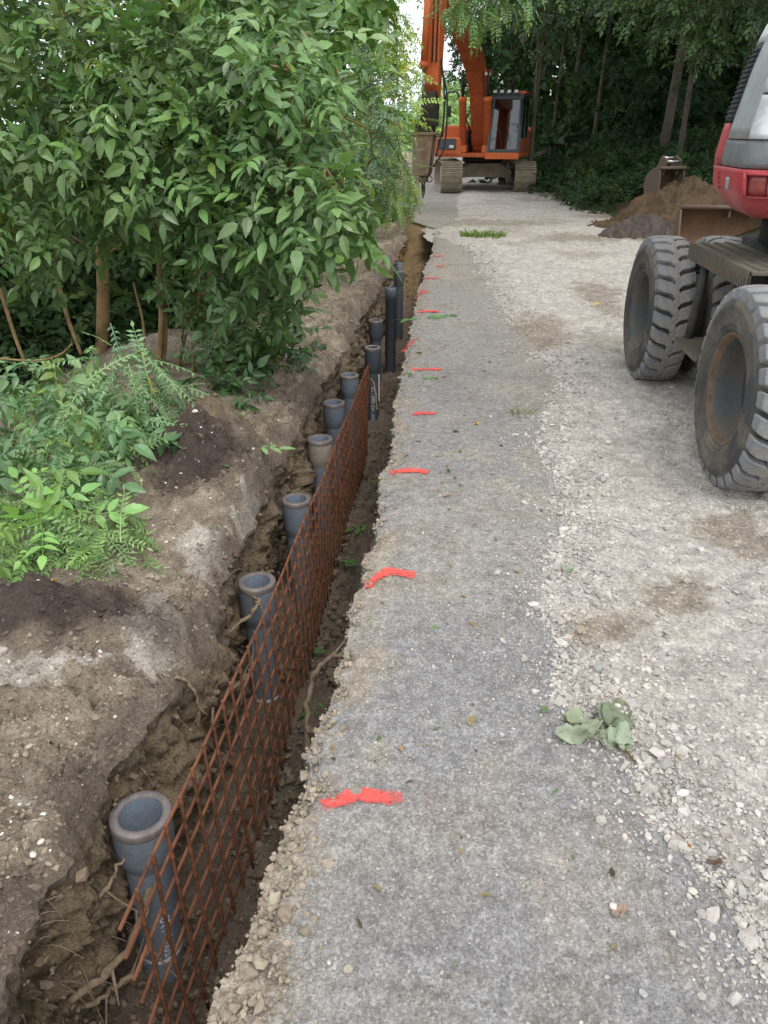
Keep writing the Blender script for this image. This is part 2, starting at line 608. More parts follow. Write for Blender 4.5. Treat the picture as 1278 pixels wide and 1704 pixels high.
nrd = 150
s = np.linspace(0, 1, nrd)[None, :]
dr = 8.0 * (.2 * s + .8 * s ** 2)
Xr = ER + dr
Yr = np.broadcast_to(Yc, Xr.shape)
def road_surface(X, Y, dr):
    rub = smooth(.16, .02, dr + .05 * fbm(X, Y, 0, 7, 3, 95))
    z = road_z(X, Y) * smooth(0, .1, dr)
    return z + rub * (.013 * fbm(X, Y, 0, 22, 3, 97, .6) - .012 * (smooth(.06, 0, dr))) * smooth(0, .015, dr), rub
Zr, rub = road_surface(Xr, Yr, dr)
na, nb2 = fbm(Xr, Yr, 0, 1.4, 4, 101), fbm(Xr, Yr, 0, 6, 4, 103)
A_GREY, A_DUST = np.array(lin('908e8d')), np.array(lin('a19a90'))
colr = np.broadcast_to(A_GREY, Xr.shape + (3,)) * (1 + .08 * nb2[..., None])
colr = blend(colr, A_DUST, np.clip(smooth(-.2, .8, na) * .55 + smooth(2.5, 7, Yr) * .45, 0, 1))
colr = blend(colr, np.array(lin('7f7465')), smooth(.35, .8, nb2) * .35)
nc2 = fbm(Xr, Yr, 0, 3.2, 3, 107)
colr = blend(colr, np.array(lin('b0a48e')), smooth(.45, .95, nc2) * .3)
colr = blend(colr, np.array(lin('6f6d6e')), smooth(.4, .9, -nc2) * .22)
TAN = np.array(lin('9b8f80'))
colr = blend(colr, TAN, rub * .85 * smooth(-.3, .2, nb2 + .5 * np.exp(-((Yr - 1.2) / .7) ** 2)))
V = np.stack([Xr, Yr, Zr], -1)
road = link("road", data_mesh("road", V.reshape(-1, 3), grid_faces(nY, nrd), MAT['asphalt'], colr.reshape(-1, 3), True))
tag(road, "grey worn asphalt road with a broken edge at the trench", None, kind="structure")

# crushed stone laid over the right of the asphalt
def xb(Y):
    b = pl(Y, [-1, .5, .966, 1.29, 1.43, 1.72, 2.03, 2.51, 3.0, 3.2, 3.77, 4.3, 4.8, 5.3, 6.5, 8, 11.5, 12.6, 13.8, 15.2, 16.6, 70],
           [.80, .74, .715, .70, .645, .505, .39, .36, .43, .55, .53, .52, .64, .74, .66, .49, .29, .1, -.3, -.4, .0, -.1])
    return b + .04 * fbm(Y, 9, 0, 4, 3, 111)

def gravel_z(X, Y):
    dd = X - xb(Y) + .07 * fbm(X, Y, 0, 5, 3, 113)
    h = -.02 + .062 * smooth(-.12, .3, dd) + (.012 * fbm(X, Y, 0, 3, 3, 115) + .010 * fbm(X, Y, 0, 13, 4, 117, .65)) * smooth(-.1, .2, dd)
    rut = np.exp(-((X - 1.12 - .1 * np.sin(Y * .35)) / .26) ** 2)
    h = h - .012 * rut * smooth(.3, .8, dd) + .005 * np.sin(Y * 62 + 9 * np.abs(X - 1.15)) * np.clip(rut * 1.5, 0, 1) * smooth(2.6, 3.6, Y) * smooth(14, 8, Y)
    return road_z(X, Y) + h

ng = 260
s = np.linspace(0, 1, ng)[None, :]
Xg = xb(YS)[:, None] - .22 + 7.4 * (.3 * s + .7 * s ** 2)
Yg = np.broadcast_to(Yc, Xg.shape)
Zg = gravel_z(Xg, Yg)
ga, gb = fbm(Xg, Yg, 0, 1.1, 4, 121), fbm(Xg, Yg, 0, 7, 4, 123)
G_PALE, G_BROWN = np.array(lin('bfb9b0')), np.array(lin('918576'))
colg = np.broadcast_to(G_PALE, Xg.shape + (3,)) * (1 + .1 * gb[..., None])
br = np.zeros_like(Xg)
for (u, v, sx, sy) in ((1120, 1010, .22, .22), (1000, 1060, .18, .12), (1230, 900, .2, .25), (850, 640, .35, .5), (890, 560, .3, .8), (960, 400, .8, .8), (800, 375, 1.6, .9), (1000, 500, .3, 1.2)):
    br = np.maximum(br, gauss(Xg, Yg, atz(u, v, 0), sx, sy))
gc = fbm(Xg, Yg, 0, 26, 3, 127)
colg = blend(colg, G_BROWN, smooth(.4, .75, br + .35 * gb + .2 * gc) * .8)
colg = colg * (1 + .10 * gc[..., None])
colg = blend(colg, G_BROWN * 1.1, smooth(.2, .9, ga) * .5)
colg = blend(colg, np.array(lin('8d7b62')), smooth(2.6, 3.4, Xg + .4 * ga) * smooth(9, 12, Yg) * .8)
V = np.stack([Xg, Yg, Zg], -1)
grav = link("gravel_track", data_mesh("gravel_track", V.reshape(-1, 3), grid_faces(nY, ng), MAT['gravel'], colg.reshape(-1, 3), True))
tag(grav, "pale crushed stone spread over the right half of the road", None, kind="structure")

# forest floor rising on the right, lower ground on the left, meadow far behind
def forest_z(X, Y):
    e = pl(Y, [-5, 8, 13.5, 16, 22, 30, 45, 130], [7.0, 4.6, 3.15, 2.85, 2.2, 1.9, 1.5, 1.2])
    d = X - e
    return -.12 + .30 * np.clip(d, -2, 6) + .09 * np.clip(d - 6, 0, 60) + .12 * fbm(X, Y, 0, .5, 3, 131) + .05 * fbm(X, Y, 0, 2.5, 3, 133)

gx, gy = np.meshgrid(np.concatenate([np.linspace(.5, 9, 70), np.linspace(9.3, 60, 40)]), np.concatenate([np.linspace(-6, 30, 150), np.linspace(30.5, 130, 60)]))
fz = np.where(gx < pl(gy, [-5, 8, 13.5, 16, 22, 30, 45, 130], [6.6, 4.2, 2.7, 2.4, 1.8, 1.5, 1.1, .8]), -.5, forest_z(gx, gy))
fn = fbm(gx, gy, 0, 1.5, 4, 135)
colf = blend(np.broadcast_to(np.array(lin('4b3f30')), gx.shape + (3,)), np.array(lin('3f4a2a')), smooth(-.2, .6, fn))
ff = link("forest_floor", data_mesh("forest_floor", np.stack([gx, gy, fz], -1).reshape(-1, 3), grid_faces(*gx.shape), MAT['soil'], colf.reshape(-1, 3), True))
tag(ff, "dark leafy forest floor rising to the right of the road", None, kind="structure")

gx, gy = np.meshgrid(np.concatenate([np.linspace(-400, -12, 12), np.linspace(-11.5, -3, 30), np.linspace(0, 400, 12)]), np.concatenate([np.linspace(-300, 0, 8), np.linspace(.3, 40, 80), np.linspace(50, 600, 14)]))
gz = -1.25 + .1 * fbm(gx, gy, 0, .9, 3, 141)
cg = blend(np.broadcast_to(np.array(lin('4b4234')), gx.shape + (3,)), np.array(lin('56603a')), smooth(-.3, .5, fbm(gx, gy, 0, .7, 3, 143)))
gl = link("ground", data_mesh("ground", np.stack([gx, gy, gz], -1).reshape(-1, 3), grid_faces(*gx.shape), MAT['soil'], cg.reshape(-1, 3), True))
tag(gl, "low ground under the bushes and out to the horizon", None, kind="structure")

gx, gy = np.meshgrid(np.linspace(-60, 3.0, 60), np.linspace(27, 300, 90))
gz = -.25 + .004 * (gy - 40) + .1 * fbm(gx, gy, 0, .2, 3, 145)
gz = np.where((gx > -1.75) & (gy < 68), -.3, gz)
cg = blend(np.broadcast_to(np.array(lin('76903c')), gx.shape + (3,)), np.array(lin('8aa04a')), smooth(-.4, .4, fbm(gx, gy, 0, .5, 4, 147)))
md = link("meadow", data_mesh("meadow", np.stack([gx, gy, gz], -1).reshape(-1, 3), grid_faces(*gx.shape), MAT['soil'], cg.reshape(-1, 3), True))
tag(md, "bright green meadow behind the orange digger", None, kind="structure")

# ------------------------------------------------------------------ loose material
ICO_T = (1 + 5 ** .5) / 2
ICO_V = np.array([(-1, ICO_T, 0), (1, ICO_T, 0), (-1, -ICO_T, 0), (1, -ICO_T, 0), (0, -1, ICO_T), (0, 1, ICO_T), (0, -1, -ICO_T), (0, 1, -ICO_T), (ICO_T, 0, -1), (ICO_T, 0, 1), (-ICO_T, 0, -1), (-ICO_T, 0, 1)]) / (1 + ICO_T ** 2) ** .5
ICO_F = np.array([(0, 11, 5), (0, 5, 1), (0, 1, 7), (0, 7, 10), (0, 10, 11), (1, 5, 9), (5, 11, 4), (11, 10, 2), (10, 7, 6), (7, 1, 8), (3, 9, 4), (3, 4, 2), (3, 2, 6), (3, 6, 8), (3, 8, 9), (4, 9, 5), (2, 4, 11), (6, 2, 10), (8, 6, 7), (9, 8, 1)])

def rot_rand(n, r):
    q = r.normal(size=(n, 4))
    q /= np.linalg.norm(q, axis=1)[:, None]
    w, x, y, z = q.T
    return np.stack([1 - 2 * (y * y + z * z), 2 * (x * y - z * w), 2 * (x * z + y * w), 2 * (x * y + z * w), 1 - 2 * (x * x + z * z), 2 * (y * z - x * w), 2 * (x * z - y * w), 2 * (y * z + x * w), 1 - 2 * (x * x + y * y)], -1).reshape(n, 3, 3)

def stones(P, size, colour, r, flat_=.55, jit=.28):
    n = len(P)
    B = ICO_V[None] * (1 + jit * r.uniform(-1, 1, (n, 12, 1)))
    B = B * np.stack([r.uniform(.8, 1.35, n), r.uniform(.7, 1.1, n), r.uniform(.5, .95, n)], -1)[:, None, :]
    B = np.einsum('nij,nkj->nki', rot_rand(n, r), B)
    B[:, :, 2] *= (flat_ + (1 - flat_) * r.uniform(0, 1, n))[:, None]
    V = (B * size[:, None, None] + P[:, None, :]).reshape(-1, 3)
    F = (ICO_F[None] + 12 * np.arange(n)[:, None, None]).reshape(-1, 3)
    return V, F, np.repeat(colour, 12, axis=0)

r = np.random.default_rng(21)
n = 40000
Yq = .75 * np.exp(r.uniform(0, 1, n) ** .8 * math.log(13 / .75))
near_edge = r.uniform(0, 1, n) < .45
dq = np.where(near_edge, np.abs(r.normal(.05, .13, n)), r.uniform(0, 1, n) ** .9 * (.5 + .42 * Yq))
dq = np.where(r.uniform(0, 1, n) < .05, -np.abs(r.normal(0, .09, n)), dq)
Xq = xb(Yq) + dq
Zq = np.maximum(gravel_z(Xq, Yq), road_z(Xq, Yq))
sz = np.clip(r.lognormal(math.log(.0043), .6, n), .002, .024) * np.where(near_edge, 1.1, .85) * (.85 + .03 * np.clip(Yq, 0, 4))
cq = np.array(lin('c0bab2')) * r.uniform(.66, 1.06, (n, 1)) * (1 + .015 * r.normal(size=(n, 3)))
brq = np.zeros(n)
for (u, v, sx, sy) in ((1120, 1010, .22, .22), (1000, 1060, .18, .12), (1230, 900, .2, .25), (850, 640, .35, .5), (890, 560, .3, .8)):
    brq = np.maximum(brq, gauss(Xq, Yq, atz(u, v, 0), sx, sy))
cq = blend(cq, np.array(lin('a0917f')), smooth(.3, .8, brq) * .8)
keep = r.uniform(0, 1, n) > smooth(.3, .8, brq) * .5
V, F, cc = stones(np.stack([Xq, Yq, Zq + sz * .25], -1)[keep], sz[keep], cq[keep], r)
tag(link("gravel", data_mesh("gravel", V, F, MAT['stone'], cc)), "loose pale crushed stones scattered over the road", None, kind="stuff")

# grit scattered over the asphalt
n = 2600
Yq = .85 * np.exp(r.uniform(0, 1, n) * math.log(12 / .85))
Xq = edge_r(Yq) + .1 + r.uniform(0, 1, n) * (xb(Yq) - edge_r(Yq) - .1)
sz = np.clip(r.lognormal(math.log(.0028), .5, n), .0015, .009) * (.8 + .12 * np.clip(Yq, 0, 4))
cq = np.array(lin('aaa59e')) * r.uniform(.5, 1.25, (n, 1))
V, F, cc = stones(np.stack([Xq, Yq, road_z(Xq, Yq) + sz * .3], -1), sz, cq, r)
tag(link("grit", data_mesh("grit", V, F, MAT['stone'], cc)), "fine grit lying on the asphalt", None, kind="stuff")

# crumbs of soil on the bank
n = 9000
Yq = .9 * np.exp(r.uniform(0, 1, n) ** .9 * math.log(11 / .9))
dq = np.abs(r.normal(0, .55, n)) * (.4 + .2 * Yq) + .01
Xq = edge_l(Yq) - dq
Zq = bank_edge_z(Yq) + bank_h(Xq, Yq, dq)
sz = np.clip(r.lognormal(math.log(.0042), .55, n), .002, .016)
cq = soil_colour(Xq, Yq, dq) * r.uniform(.78, 1.15, (n, 1))
wh = r.uniform(0, 1, n) < .035
cq[wh] = np.array(lin('d8d2c8'))
V, F, cc = stones(np.stack([Xq, Yq, Zq + sz * .2], -1), sz, cq, r, .6, .35)
tag(link("soil_crumbs", data_mesh("soil_crumbs", V, F, MAT['clod'], cc)), "crumbs and clods of soil on the left bank", None, kind="stuff")

# crumbs fallen on the trench floor, and stuck on the left wall
n = 6000
Yq = 1.0 * np.exp(r.uniform(0, 1, n) * math.log(13))
el, er = edge_l(Yq), edge_r(Yq)
wall = r.uniform(0, 1, n) < .22
f = r.uniform(.05, .95, n)
Xq = np.where(wall, el - .01 + r.uniform(-.01, .03, n), el + .02 + f * (er - el - .12))
fl = floor_z(Yq) * depth_k(Yq)
Zq = np.where(wall, fl + r.uniform(0, 1, n) ** 1.5 * (bank_edge_z(Yq) - fl), fl + .02)
sz = np.clip(r.lognormal(math.log(.007), .6, n), .003, .03)
cq = np.array(lin('786a5a')) * r.uniform(.7, 1.15, (n, 1)) * (1 + .02 * r.normal(size=(n, 3)))
V, F, cc = stones(np.stack([Xq, Yq, Zq], -1), sz, cq, r, .7, .35)
tag(link("trench_crumbs", data_mesh("trench_crumbs", V, F, MAT['clod'], cc)), "lumps of earth fallen into the trench", None, kind="stuff")

# broken rubble along the cut road edge
n = 3400
Yq = .8 * np.exp(r.uniform(0, 1, n) ** 1.5 * math.log(9 / .8))
dq = np.abs(r.normal(0, .05, n)) * np.where(Yq < 2.0, 1.25, .7) - .01
Xq = edge_r(Yq) + dq
sz = np.clip(r.lognormal(math.log(.0046), .55, n), .002, .018) * np.where(Yq < 1.9, 1.0, .7)
cq = np.array(lin('9f9382')) * r.uniform(.65, 1.12, (n, 1)) * (1 + .015 * r.normal(size=(n, 3)))
V, F, cc = stones(np.stack([Xq, Yq, sz * .25 - .006 * (dq < .02)], -1), sz, cq, r, .7, .35)
tag(link("edge_rubble", data_mesh("edge_rubble", V, F, MAT['clod'], cc)), "tan rubble and crumbs along the broken road edge", None, kind="stuff")

# ------------------------------------------------------------------ pile pipes in the trench
MAT['pipe'] = painted('pipe_blue_grey', lin('8692a0'), .42, .25, lin('6f6a66'), .55, 6, .5, .1, 60)
MAT['pipe_dark'] = painted('pipe_dark_grey', lin('59616a'), .45, .25, lin('5b5856'), .5, 6, .5, .1, 60)
MAT['lip'] = painted('pipe_lip', lin('857d7a'), .5, .35, lin('4a3f39'), .7, 14, .5, .2, 70)
MAT['mud'] = painted('dried_mud', lin('a09488'), .9, 0, lin('7d6f60'), .6, 12, .2, .3, 60)
MAT['white'] = flat('white_mark', (.75, .76, .78), .6)

def text_strip(txt, size, radius, parent, mat, z_top, ang):
    """printed letters running down a pipe, laid on its curved face"""
    cu = bpy.data.curves.new("lettering", 'FONT')
    cu.body = txt
    cu.size = size
    cu.fill_mode = 'FRONT'
    ob = bpy.data.objects.new("lettering_tmp", cu)
    C.objects.link(ob)
    bpy.context.view_layer.update()
    me = bpy.data.meshes.new_from_object(ob.evaluated_get(bpy.context.evaluated_depsgraph_get()))
    bpy.data.objects.remove(ob)
    bm = bmesh.new()
    bm.from_mesh(me)
    L = max(v.co.x for v in bm.verts)
    for v in bm.verts:
        along, across = v.co.x, v.co.y
        a = ang + across / radius          # bottom-up reading
        v.co = Vector((radius * math.cos(a), radius * math.sin(a), z_top - L + along))
    bm.to_mesh(me)
    bm.free()
    me.materials.append(mat)
    return link("lettering", me, parent)

def pile(px, ztop, label, r_bell=.086, r_shaft=.067, bell=.17, lean=(0, 0), mat='pipe', muddy=False, text=None, ring=None, spigot=False, straight=False):
    p = atz(px[0], px[1], ztop) if not isinstance(px[0], tuple) else px[0]
    zf = float(floor_z(np.array(p[1]))) - .12
    root = empty("pile_pipe", (p[0], p[1], zf))
    root.rotation_euler = (lean[0], lean[1], 0)
    tag(root, label, "pipe", "pile pipes standing in the trench")
    h = ztop - zf
    if straight:
        m = MB().lathe([(r_shaft, 0), (r_shaft, h - .13), (r_shaft + .006, h - .125), (r_shaft + .006, h - .02), (r_shaft, h - .004), (r_shaft - .016, h), (r_shaft - .018, h - .01), (r_shaft - .018, h - .4), (0.0, h - .4)], 36)
        m.build('shaft', MAT[mat], root, True)
    else:
        MB().lathe([(r_shaft, 0), (r_shaft, h - bell - .03)], 40).build('shaft', MAT[mat], root, True)
        b = MB().lathe([(r_shaft, h - bell - .03), (r_shaft + .003, h - bell - .02), (r_bell - .004, h - bell + .015), (r_bell, h - bell + .03), (r_bell + .001, h - .03)], 44)
        b.build('bell', MAT['mud'] if muddy else MAT[mat], root, True)
        l = MB().lathe([(r_bell + .001, h - .03), (r_bell + .0025, h - .026), (r_bell + .0025, h - .006), (r_bell - .002, h), (r_bell - .022, h + .0005), (r_bell - .026, h - .006)], 44)
        l.build('lip', MAT['lip'], root, True)
        i = MB().lathe([(r_bell - .026, h - .006), (r_bell - .028, h - .05), (r_shaft - .016, h - .16), (r_shaft - .018, h - .5), (0.001, h - .5)], 40)
        i.build('bore', MAT[mat], root, True)
    if spigot:
        MB().lathe([(.045, h - .1), (.045, h + .10), (.038, h + .105), (.036, h + .02), (.001, h + .02)], 24).build('spigot', MAT['pipe_dark'], root, True)
    if ring:
        MB().lathe([(r_shaft + .0012, h - ring - .012), (r_shaft + .0016, h - ring), (r_shaft + .0012, h - ring + .004)], 40).build('marking_ring', MAT['white'], root, True)
    if text:
        text_strip(text[0], text[1], r_shaft + .0016, root, MAT['white'], h - text[2], text[3])
    return root

pile((222, 1352), -.24, "nearest blue-grey bell-ended pipe behind the loose end of the rusty mesh", .092, .071, .17, (0, math.radians(1.5)), text=("02009-170,", .052, .40, math.radians(-58)), ring=.62)
pile((427, 966), -.24, "second pipe from the camera, scuffed blue-grey with white specks on its bell", .087, .068, .20, ring=.66)
pile((493, 829), -.24, "third pipe from the camera, plain blue-grey bell with a dark rim", .083, .066, .20)
pile((532, 729), -.24, "pipe with pale dried mud on its bell, fourth from the camera", .085, .067, .17, muddy=True)
pile((555, 669), -.24, "fifth pipe from the camera, grey-brown bell between mud-caked and bluish pipes", .085, .067, .17)
pile((581, 623), -.24, "sixth pipe from the camera, dull bluish bell against the trench wall", .081, .066, .17)
pile((620, 577), -.20, "dark pipe with a white inscription and white strip just past the mesh end", .076, .058, .22, mat='pipe_dark', text=("N2NL-N2 090-170 ", .05, .38, math.radians(-100)))
pile((625, 532), -.24, "short dark flared pipe standing behind the inscribed pipe", .080, .062, .20, mat='pipe_dark')
pile((650, 478), .04, "tall straight dark pipe without a bell in the far trench", .06, .062, .17, mat='pipe_dark', straight=True)
pile((664, 450), .02, "farthest dark pipe with a narrow stub on its top", .066, .056, .17, mat='pipe_dark', spigot=True)

# ------------------------------------------------------------------ rusty reinforcing mesh
MAT['rust'] = painted('rust', lin('82563f'), .9, 0, lin('4e3629'), .95, 9, .2, .6, 110)
meshroot = empty("reinforcing_mesh", (-.71, 3.8, -.95))
tag(meshroot, "rusty steel reinforcing mesh standing on edge in the trench in front of pipes", "mesh")
r = np.random.default_rng(5)
Y0, Y1, SP = 1.215, 6.36, .105
def mesh_x(Y, z):
    top = np.interp(Y, [1.2, 1.5, 2.02, 2.5, 3.67, 6.4], [-.762, -.764, -.744, -.724, -.707, -.692])
    bot = np.interp(Y, [1.2, 1.6, 2.1, 2.6, 6.4], [-.735, -.715, -.695, -.695, -.715])
    k = (z + .12) / -.83
    return float(top + (bot - top) * k + .008 * math.sin(Y * 2.3 + 1) * math.sin(k * 2.5) + .004 * math.sin(Y * 5.1 + z * 4))
zs = [-.150 - SP * k for k in range(8)]
loc0 = np.array(meshroot.location)
for z in zs:
    pts = []
    yy0 = Y0 - .012 + r.normal() * .01
    for Y in np.linspace(yy0, Y1 + .03, 46):
        pts.append((mesh_x(Y, z) - .0065, Y, z + .004 * math.sin(Y * 3.1 + z * 9)))
    MB().tube(np.array(pts) - loc0, .0060, 6).build('horizontal_rod', MAT['rust'], meshroot, True)
Y = Y0 + .075
while Y < Y1:
    top, bot = -.118 + r.normal() * .003, -.985 + r.normal() * .01
    zz, rad = [bot], [.0056]
    for z in zs[::-1]:                      # a weld bulge at each crossing
        zz += [z - .02, z - .007, z, z + .007, z + .02]
        rad += [.0056, .0066, .0086, .0066, .0056]
    zz.append(top)
    rad.append(.0056)
    ph, am = r.uniform(0, 6), r.uniform(.001, .005)
    pts = [(mesh_x(Y, z) + .0052, Y + am * math.sin(z * 7 + ph), z) for z in zz]
    MB().tube(np.array(pts) - loc0, np.array(rad) * r.uniform(.92, 1.06), 6).build('vertical_rod', MAT['rust'], meshroot, True)
    Y += SP * (1 + .03 * r.normal())

# ------------------------------------------------------------------ sprayed red marks on the asphalt
m, t, p = nmat('spray_paint')
n1 = noise_node(t, 220, 4, .7)
rr = ramp(t, n1.outputs[0], [(.3, lin('c94a44')), (.7, lin('f0665e'))])
t.links.new(rr.outputs[0], p.inputs["Base Color"])
p.inputs["Roughness"].default_value = .8
p.inputs["Specular IOR Level"].default_value = .2
at_n = N(t, "Attribute")                    # how thickly the paint covers, thin and speckled at the rim
at_n.attribute_name = "Col"
n2 = noise_node(t, 170, 6, .8)
mm = N(t, "Math")
mm.operation = 'ADD'
t.links.new(n2.outputs[0], mm.inputs[0])
t.links.new(at_n.outputs["Fac"], mm.inputs[1])
mh = N(t, "Math")
mh.operation = 'MULTIPLY'
mh.inputs[1].default_value = .5
t.links.new(mm.outputs[0], mh.inputs[0])
cov = ramp(t, mh.outputs[0], [(.36, (0, 0, 0)), (.57, (1, 1, 1))])
tb_ = N(t, "BsdfTransparent")
ms = N(t, "MixShader")
t.links.new(cov.outputs[0], ms.inputs[0])
t.links.new(tb_.outputs[0], ms.inputs[1])
t.links.new(p.outputs[0], ms.inputs[2])
t.links.new(ms.outputs[0], t.nodes["Material Output"].inputs[0])
MAT['spray'] = m
def paint_mark(pts, half, label, seed, dens=1.0):
    """pts: pixel points along the stroke, from the trench edge outwards"""
    rr_ = np.random.default_rng(seed)
    half = half * 2.1
    W = np.array([atz(u, v, 0)[:2] for u, v in pts])
    P = spline(np.c_[W, np.zeros(len(W))], 40)[:, :2]
    L = np.linalg.norm(np.diff(P, axis=0), axis=1).sum()
    cell = max(.0022, .0009 * P[:, 1].mean())
    ns, nt = int(L / cell) + 2, int(2.6 * half / cell) + 2
    V, F = [], []
    tt = np.linspace(0, 1, ns)
    for i in range(ns):
        x = tt[i] * (len(P) - 1)
        k = min(int(x), len(P) - 2)
        c = P[k] + (P[k + 1] - P[k]) * (x - k)
        T = P[min(k + 1, len(P) - 1)] - P[k]
        T /= np.linalg.norm(T) + 1e-9
        Nn = np.array([-T[1], T[0]])
        for j in range(nt):
            q = (j / (nt - 1) * 2 - 1) * 1.3
            V.append((*(c + Nn * q * half), q, tt[i]))
    V = np.array(V)
    q, ta = V[:, 2], V[:, 3]
    w = np.sin(np.pi * np.clip(ta * .93 + .05, 0, 1)) ** .35
    dens_ = 1.1 - (np.abs(q) / (w + 1e-3)) ** 2
    dens_ = dens_ + .34 * fbm(V[:, 0], V[:, 1], 0, 40, 3, seed) + .25 * fbm(V[:, 0], V[:, 1], 0, 170, 2, seed + 4) - .25 * smooth(.75, 1, ta) + (dens - 1)
    idx = np.arange(ns * nt).reshape(ns, nt)
    Fq = np.stack([idx[:-1, :-1], idx[1:, :-1], idx[1:, 1:], idx[:-1, 1:]], -1).reshape(-1, 4)
    dd = V[:, 0] - edge_r(V[:, 1])
    z = road_surface(V[:, 0], V[:, 1], np.maximum(dd, 0))[0] + .006 - .05 * smooth(.01, -.02, dd)
    VV = np.c_[V[:, 0], V[:, 1], z]
    prof = np.exp(-(q / .80) ** 4) * (.75 + .25 * w)
    brk = .20 * fbm(V[:, 0], V[:, 1], 0, 40, 3, seed) + .14 * fbm(V[:, 0], V[:, 1], 0, 120, 2, seed + 4)
    cover = np.clip((.62 + .25 * (dens - 1)) * prof + brk - .05, 0, .66) * smooth(1.3, 1.0, np.abs(q)) * smooth(0, .08, ta) * smooth(1, .86, ta)
    o = link("paint_mark", data_mesh("paint_mark", VV, Fq, MAT['spray'], np.repeat(cover[:, None], 3, 1), True))
    tag(o, label, "paint mark", "red sprayed marks along the trench edge")

paint_mark([(528, 1345), (560, 1336), (600, 1330), (645, 1332), (683, 1334)], .017, "nearest and largest red spray mark on the road edge with a stone on it", 1, 1.2)
paint_mark([(606, 985), (625, 966), (650, 958), (675, 961), (698, 963)], .019, "second red spray mark from the camera, bent down at the trench edge", 2, 1.3)
paint_mark([(648, 792), (670, 787), (695, 787), (718, 790)], .022, "third red spray mark from the camera, short arc on the asphalt", 3, 1.2)
paint_mark([(683, 692), (705, 689), (730, 689)], .020, "fourth red spray mark from the camera, faint and broken by tan dirt", 4, .8)
paint_mark([(684, 617), (710, 616), (742, 617)], .022, "fifth red spray mark from the camera, thin bright streak by a green sprig", 5, .9)
paint_mark([(672, 578), (682, 570), (700, 566)], .022, "sixth red spray mark from the camera, faint slanting streak at the edge", 6, .7)
paint_mark([(693, 520), (712, 519), (735, 520)], .036, "seventh red spray mark from the camera, bright bar just beyond the leafy sprig", 7)
paint_mark([(693, 491), (705, 487), (716, 486)], .034, "eighth red spray mark from the camera, short and pale", 8, .8)
paint_mark([(704, 464), (718, 462), (732, 463)], .034, "ninth red spray mark from the camera, pale thin streak", 9, .75)
paint_mark([(726, 443), (740, 442)], .04, "tenth red spray mark from the camera, small faint dab", 10, .8)
paint_mark([(720, 427), (738, 426)], .04, "farthest red spray mark, a faint dab near the trench end", 11, .7)

# ------------------------------------------------------------------ wheeled digger on the right
MAT['rubber'] = painted('tyre_rubber', lin('484848'), .85, 0, lin('857b6e'), .8, 5, .25, .35, 55)
MAT['lug'] = painted('tyre_lug', lin('7f8184'), .9, 0, lin('a19a8e'), .85, 7, .2, .4, 60)
MAT['rim'] = painted('rim_grey', lin('5c5f60'), .75, .1, lin('77695a'), .8, 5, .3, .25, 50)
MAT['rim_rust'] = painted('rim_rust', lin('756355'), .9, 0, lin('55493d'), .8, 14, .2, .4, 80)
MAT['chassis'] = painted('chassis_black', lin('3a3c3e'), .7, .1, lin('6d6459'), .7, 6, .3, .2, 50)
MAT['step'] = painted('step_steel', lin('6b655c'), .8, .2, lin('837460'), .7, 8, .3, .3, 70)
MAT['red'] = painted('red_paint', lin('b8434a'), .4, 0, lin('7c5a50'), .45, 4, .5, .06, 40)
MAT['silver'] = painted('silver_grey', lin('a3a9ae'), .3, .15, lin('6d6f70'), .5, 3, .5, .05, 30)
MAT['bodywhite'] = painted('white_paint', lin('dcdfe2'), .35, 0, lin('9a9a96'), .4, 3, .5, .04, 30)
MAT['darkgrey'] = painted('dark_grey_band', lin('7c8083'), .4, .1, lin('55534f'), .5, 5, .45, .08, 40)
MAT['louvre'] = painted('louvre_black', lin('31363d'), .6, 0, lin('4a4a4a'), .5, 6, .4, .1, 50)
MAT['lens_red'] = painted('lamp_lens', lin('8f3a38'), .2, 0, lin('8d6a5c'), .5, 10, .5, .1, 70)
MAT['lens_dark'] = painted('lamp_glass', lin('5a5f60'), .15, 0, lin('8d8a80'), .3, 8, .6, .02, 50)
MAT['black'] = painted('black_plastic', lin('26272a'), .6, 0, lin('4b4742'), .4, 8, .4, .1, 60)

def lug_mesh(side, R=.468, top=.512, n=28):
    """one tread block, running skew from the tyre's middle to its shoulder"""
    pitch = 2 * math.pi / n
    w0 = pitch * .40
    sx = [(-.022, 0.00, .95), (.035, .13, 1.0), (.09, .16, 1.05), (.128, .20, 1.0), (.142, .215, .95)]
    rt = [top, top, top - .004, top - .016, R - .045]
    rb = [R - .006, R - .006, R - .008, R - .02, R - .06]
    V = []
    for (x, a, k), t_, b_ in zip(sx, rt, rb):
        for (aa, rr_) in ((a - w0 * k, b_), (a - w0 * k * .86, t_), (a + w0 * k * .86, t_), (a + w0 * k, b_)):
            ang = aa * 1.0
            V.append((side * x, -rr_ * math.cos(ang), rr_ * math.sin(ang)))
    F = []
    for i in range(len(sx) - 1):
        for j in range(3):
            F.append((i * 4 + j, i * 4 + j + 1, i * 4 + 5 + j, i * 4 + 4 + j))
    F.append((0, 3, 2, 1))
    k = (len(sx) - 1) * 4
    F.append((k, k + 1, k + 2, k + 3))
    F = [f[::-1] for f in F] if side < 0 else F
    bm = bmesh.new()
    vs_ = [bm.verts.new(v) for v in V]
    for f in F:
        bm.faces.new([vs_[q] for q in f])
    bmesh.ops.recalc_face_normals(bm, faces=bm.faces[:])
    bmesh.ops.bevel(bm, geom=bm.edges[:], offset=.004, segments=1, affect='EDGES')
    me = bpy.data.meshes.new("tread_lug")
    bm.to_mesh(me)
    bm.free()
    me.materials.append(MAT['lug'])
    return me

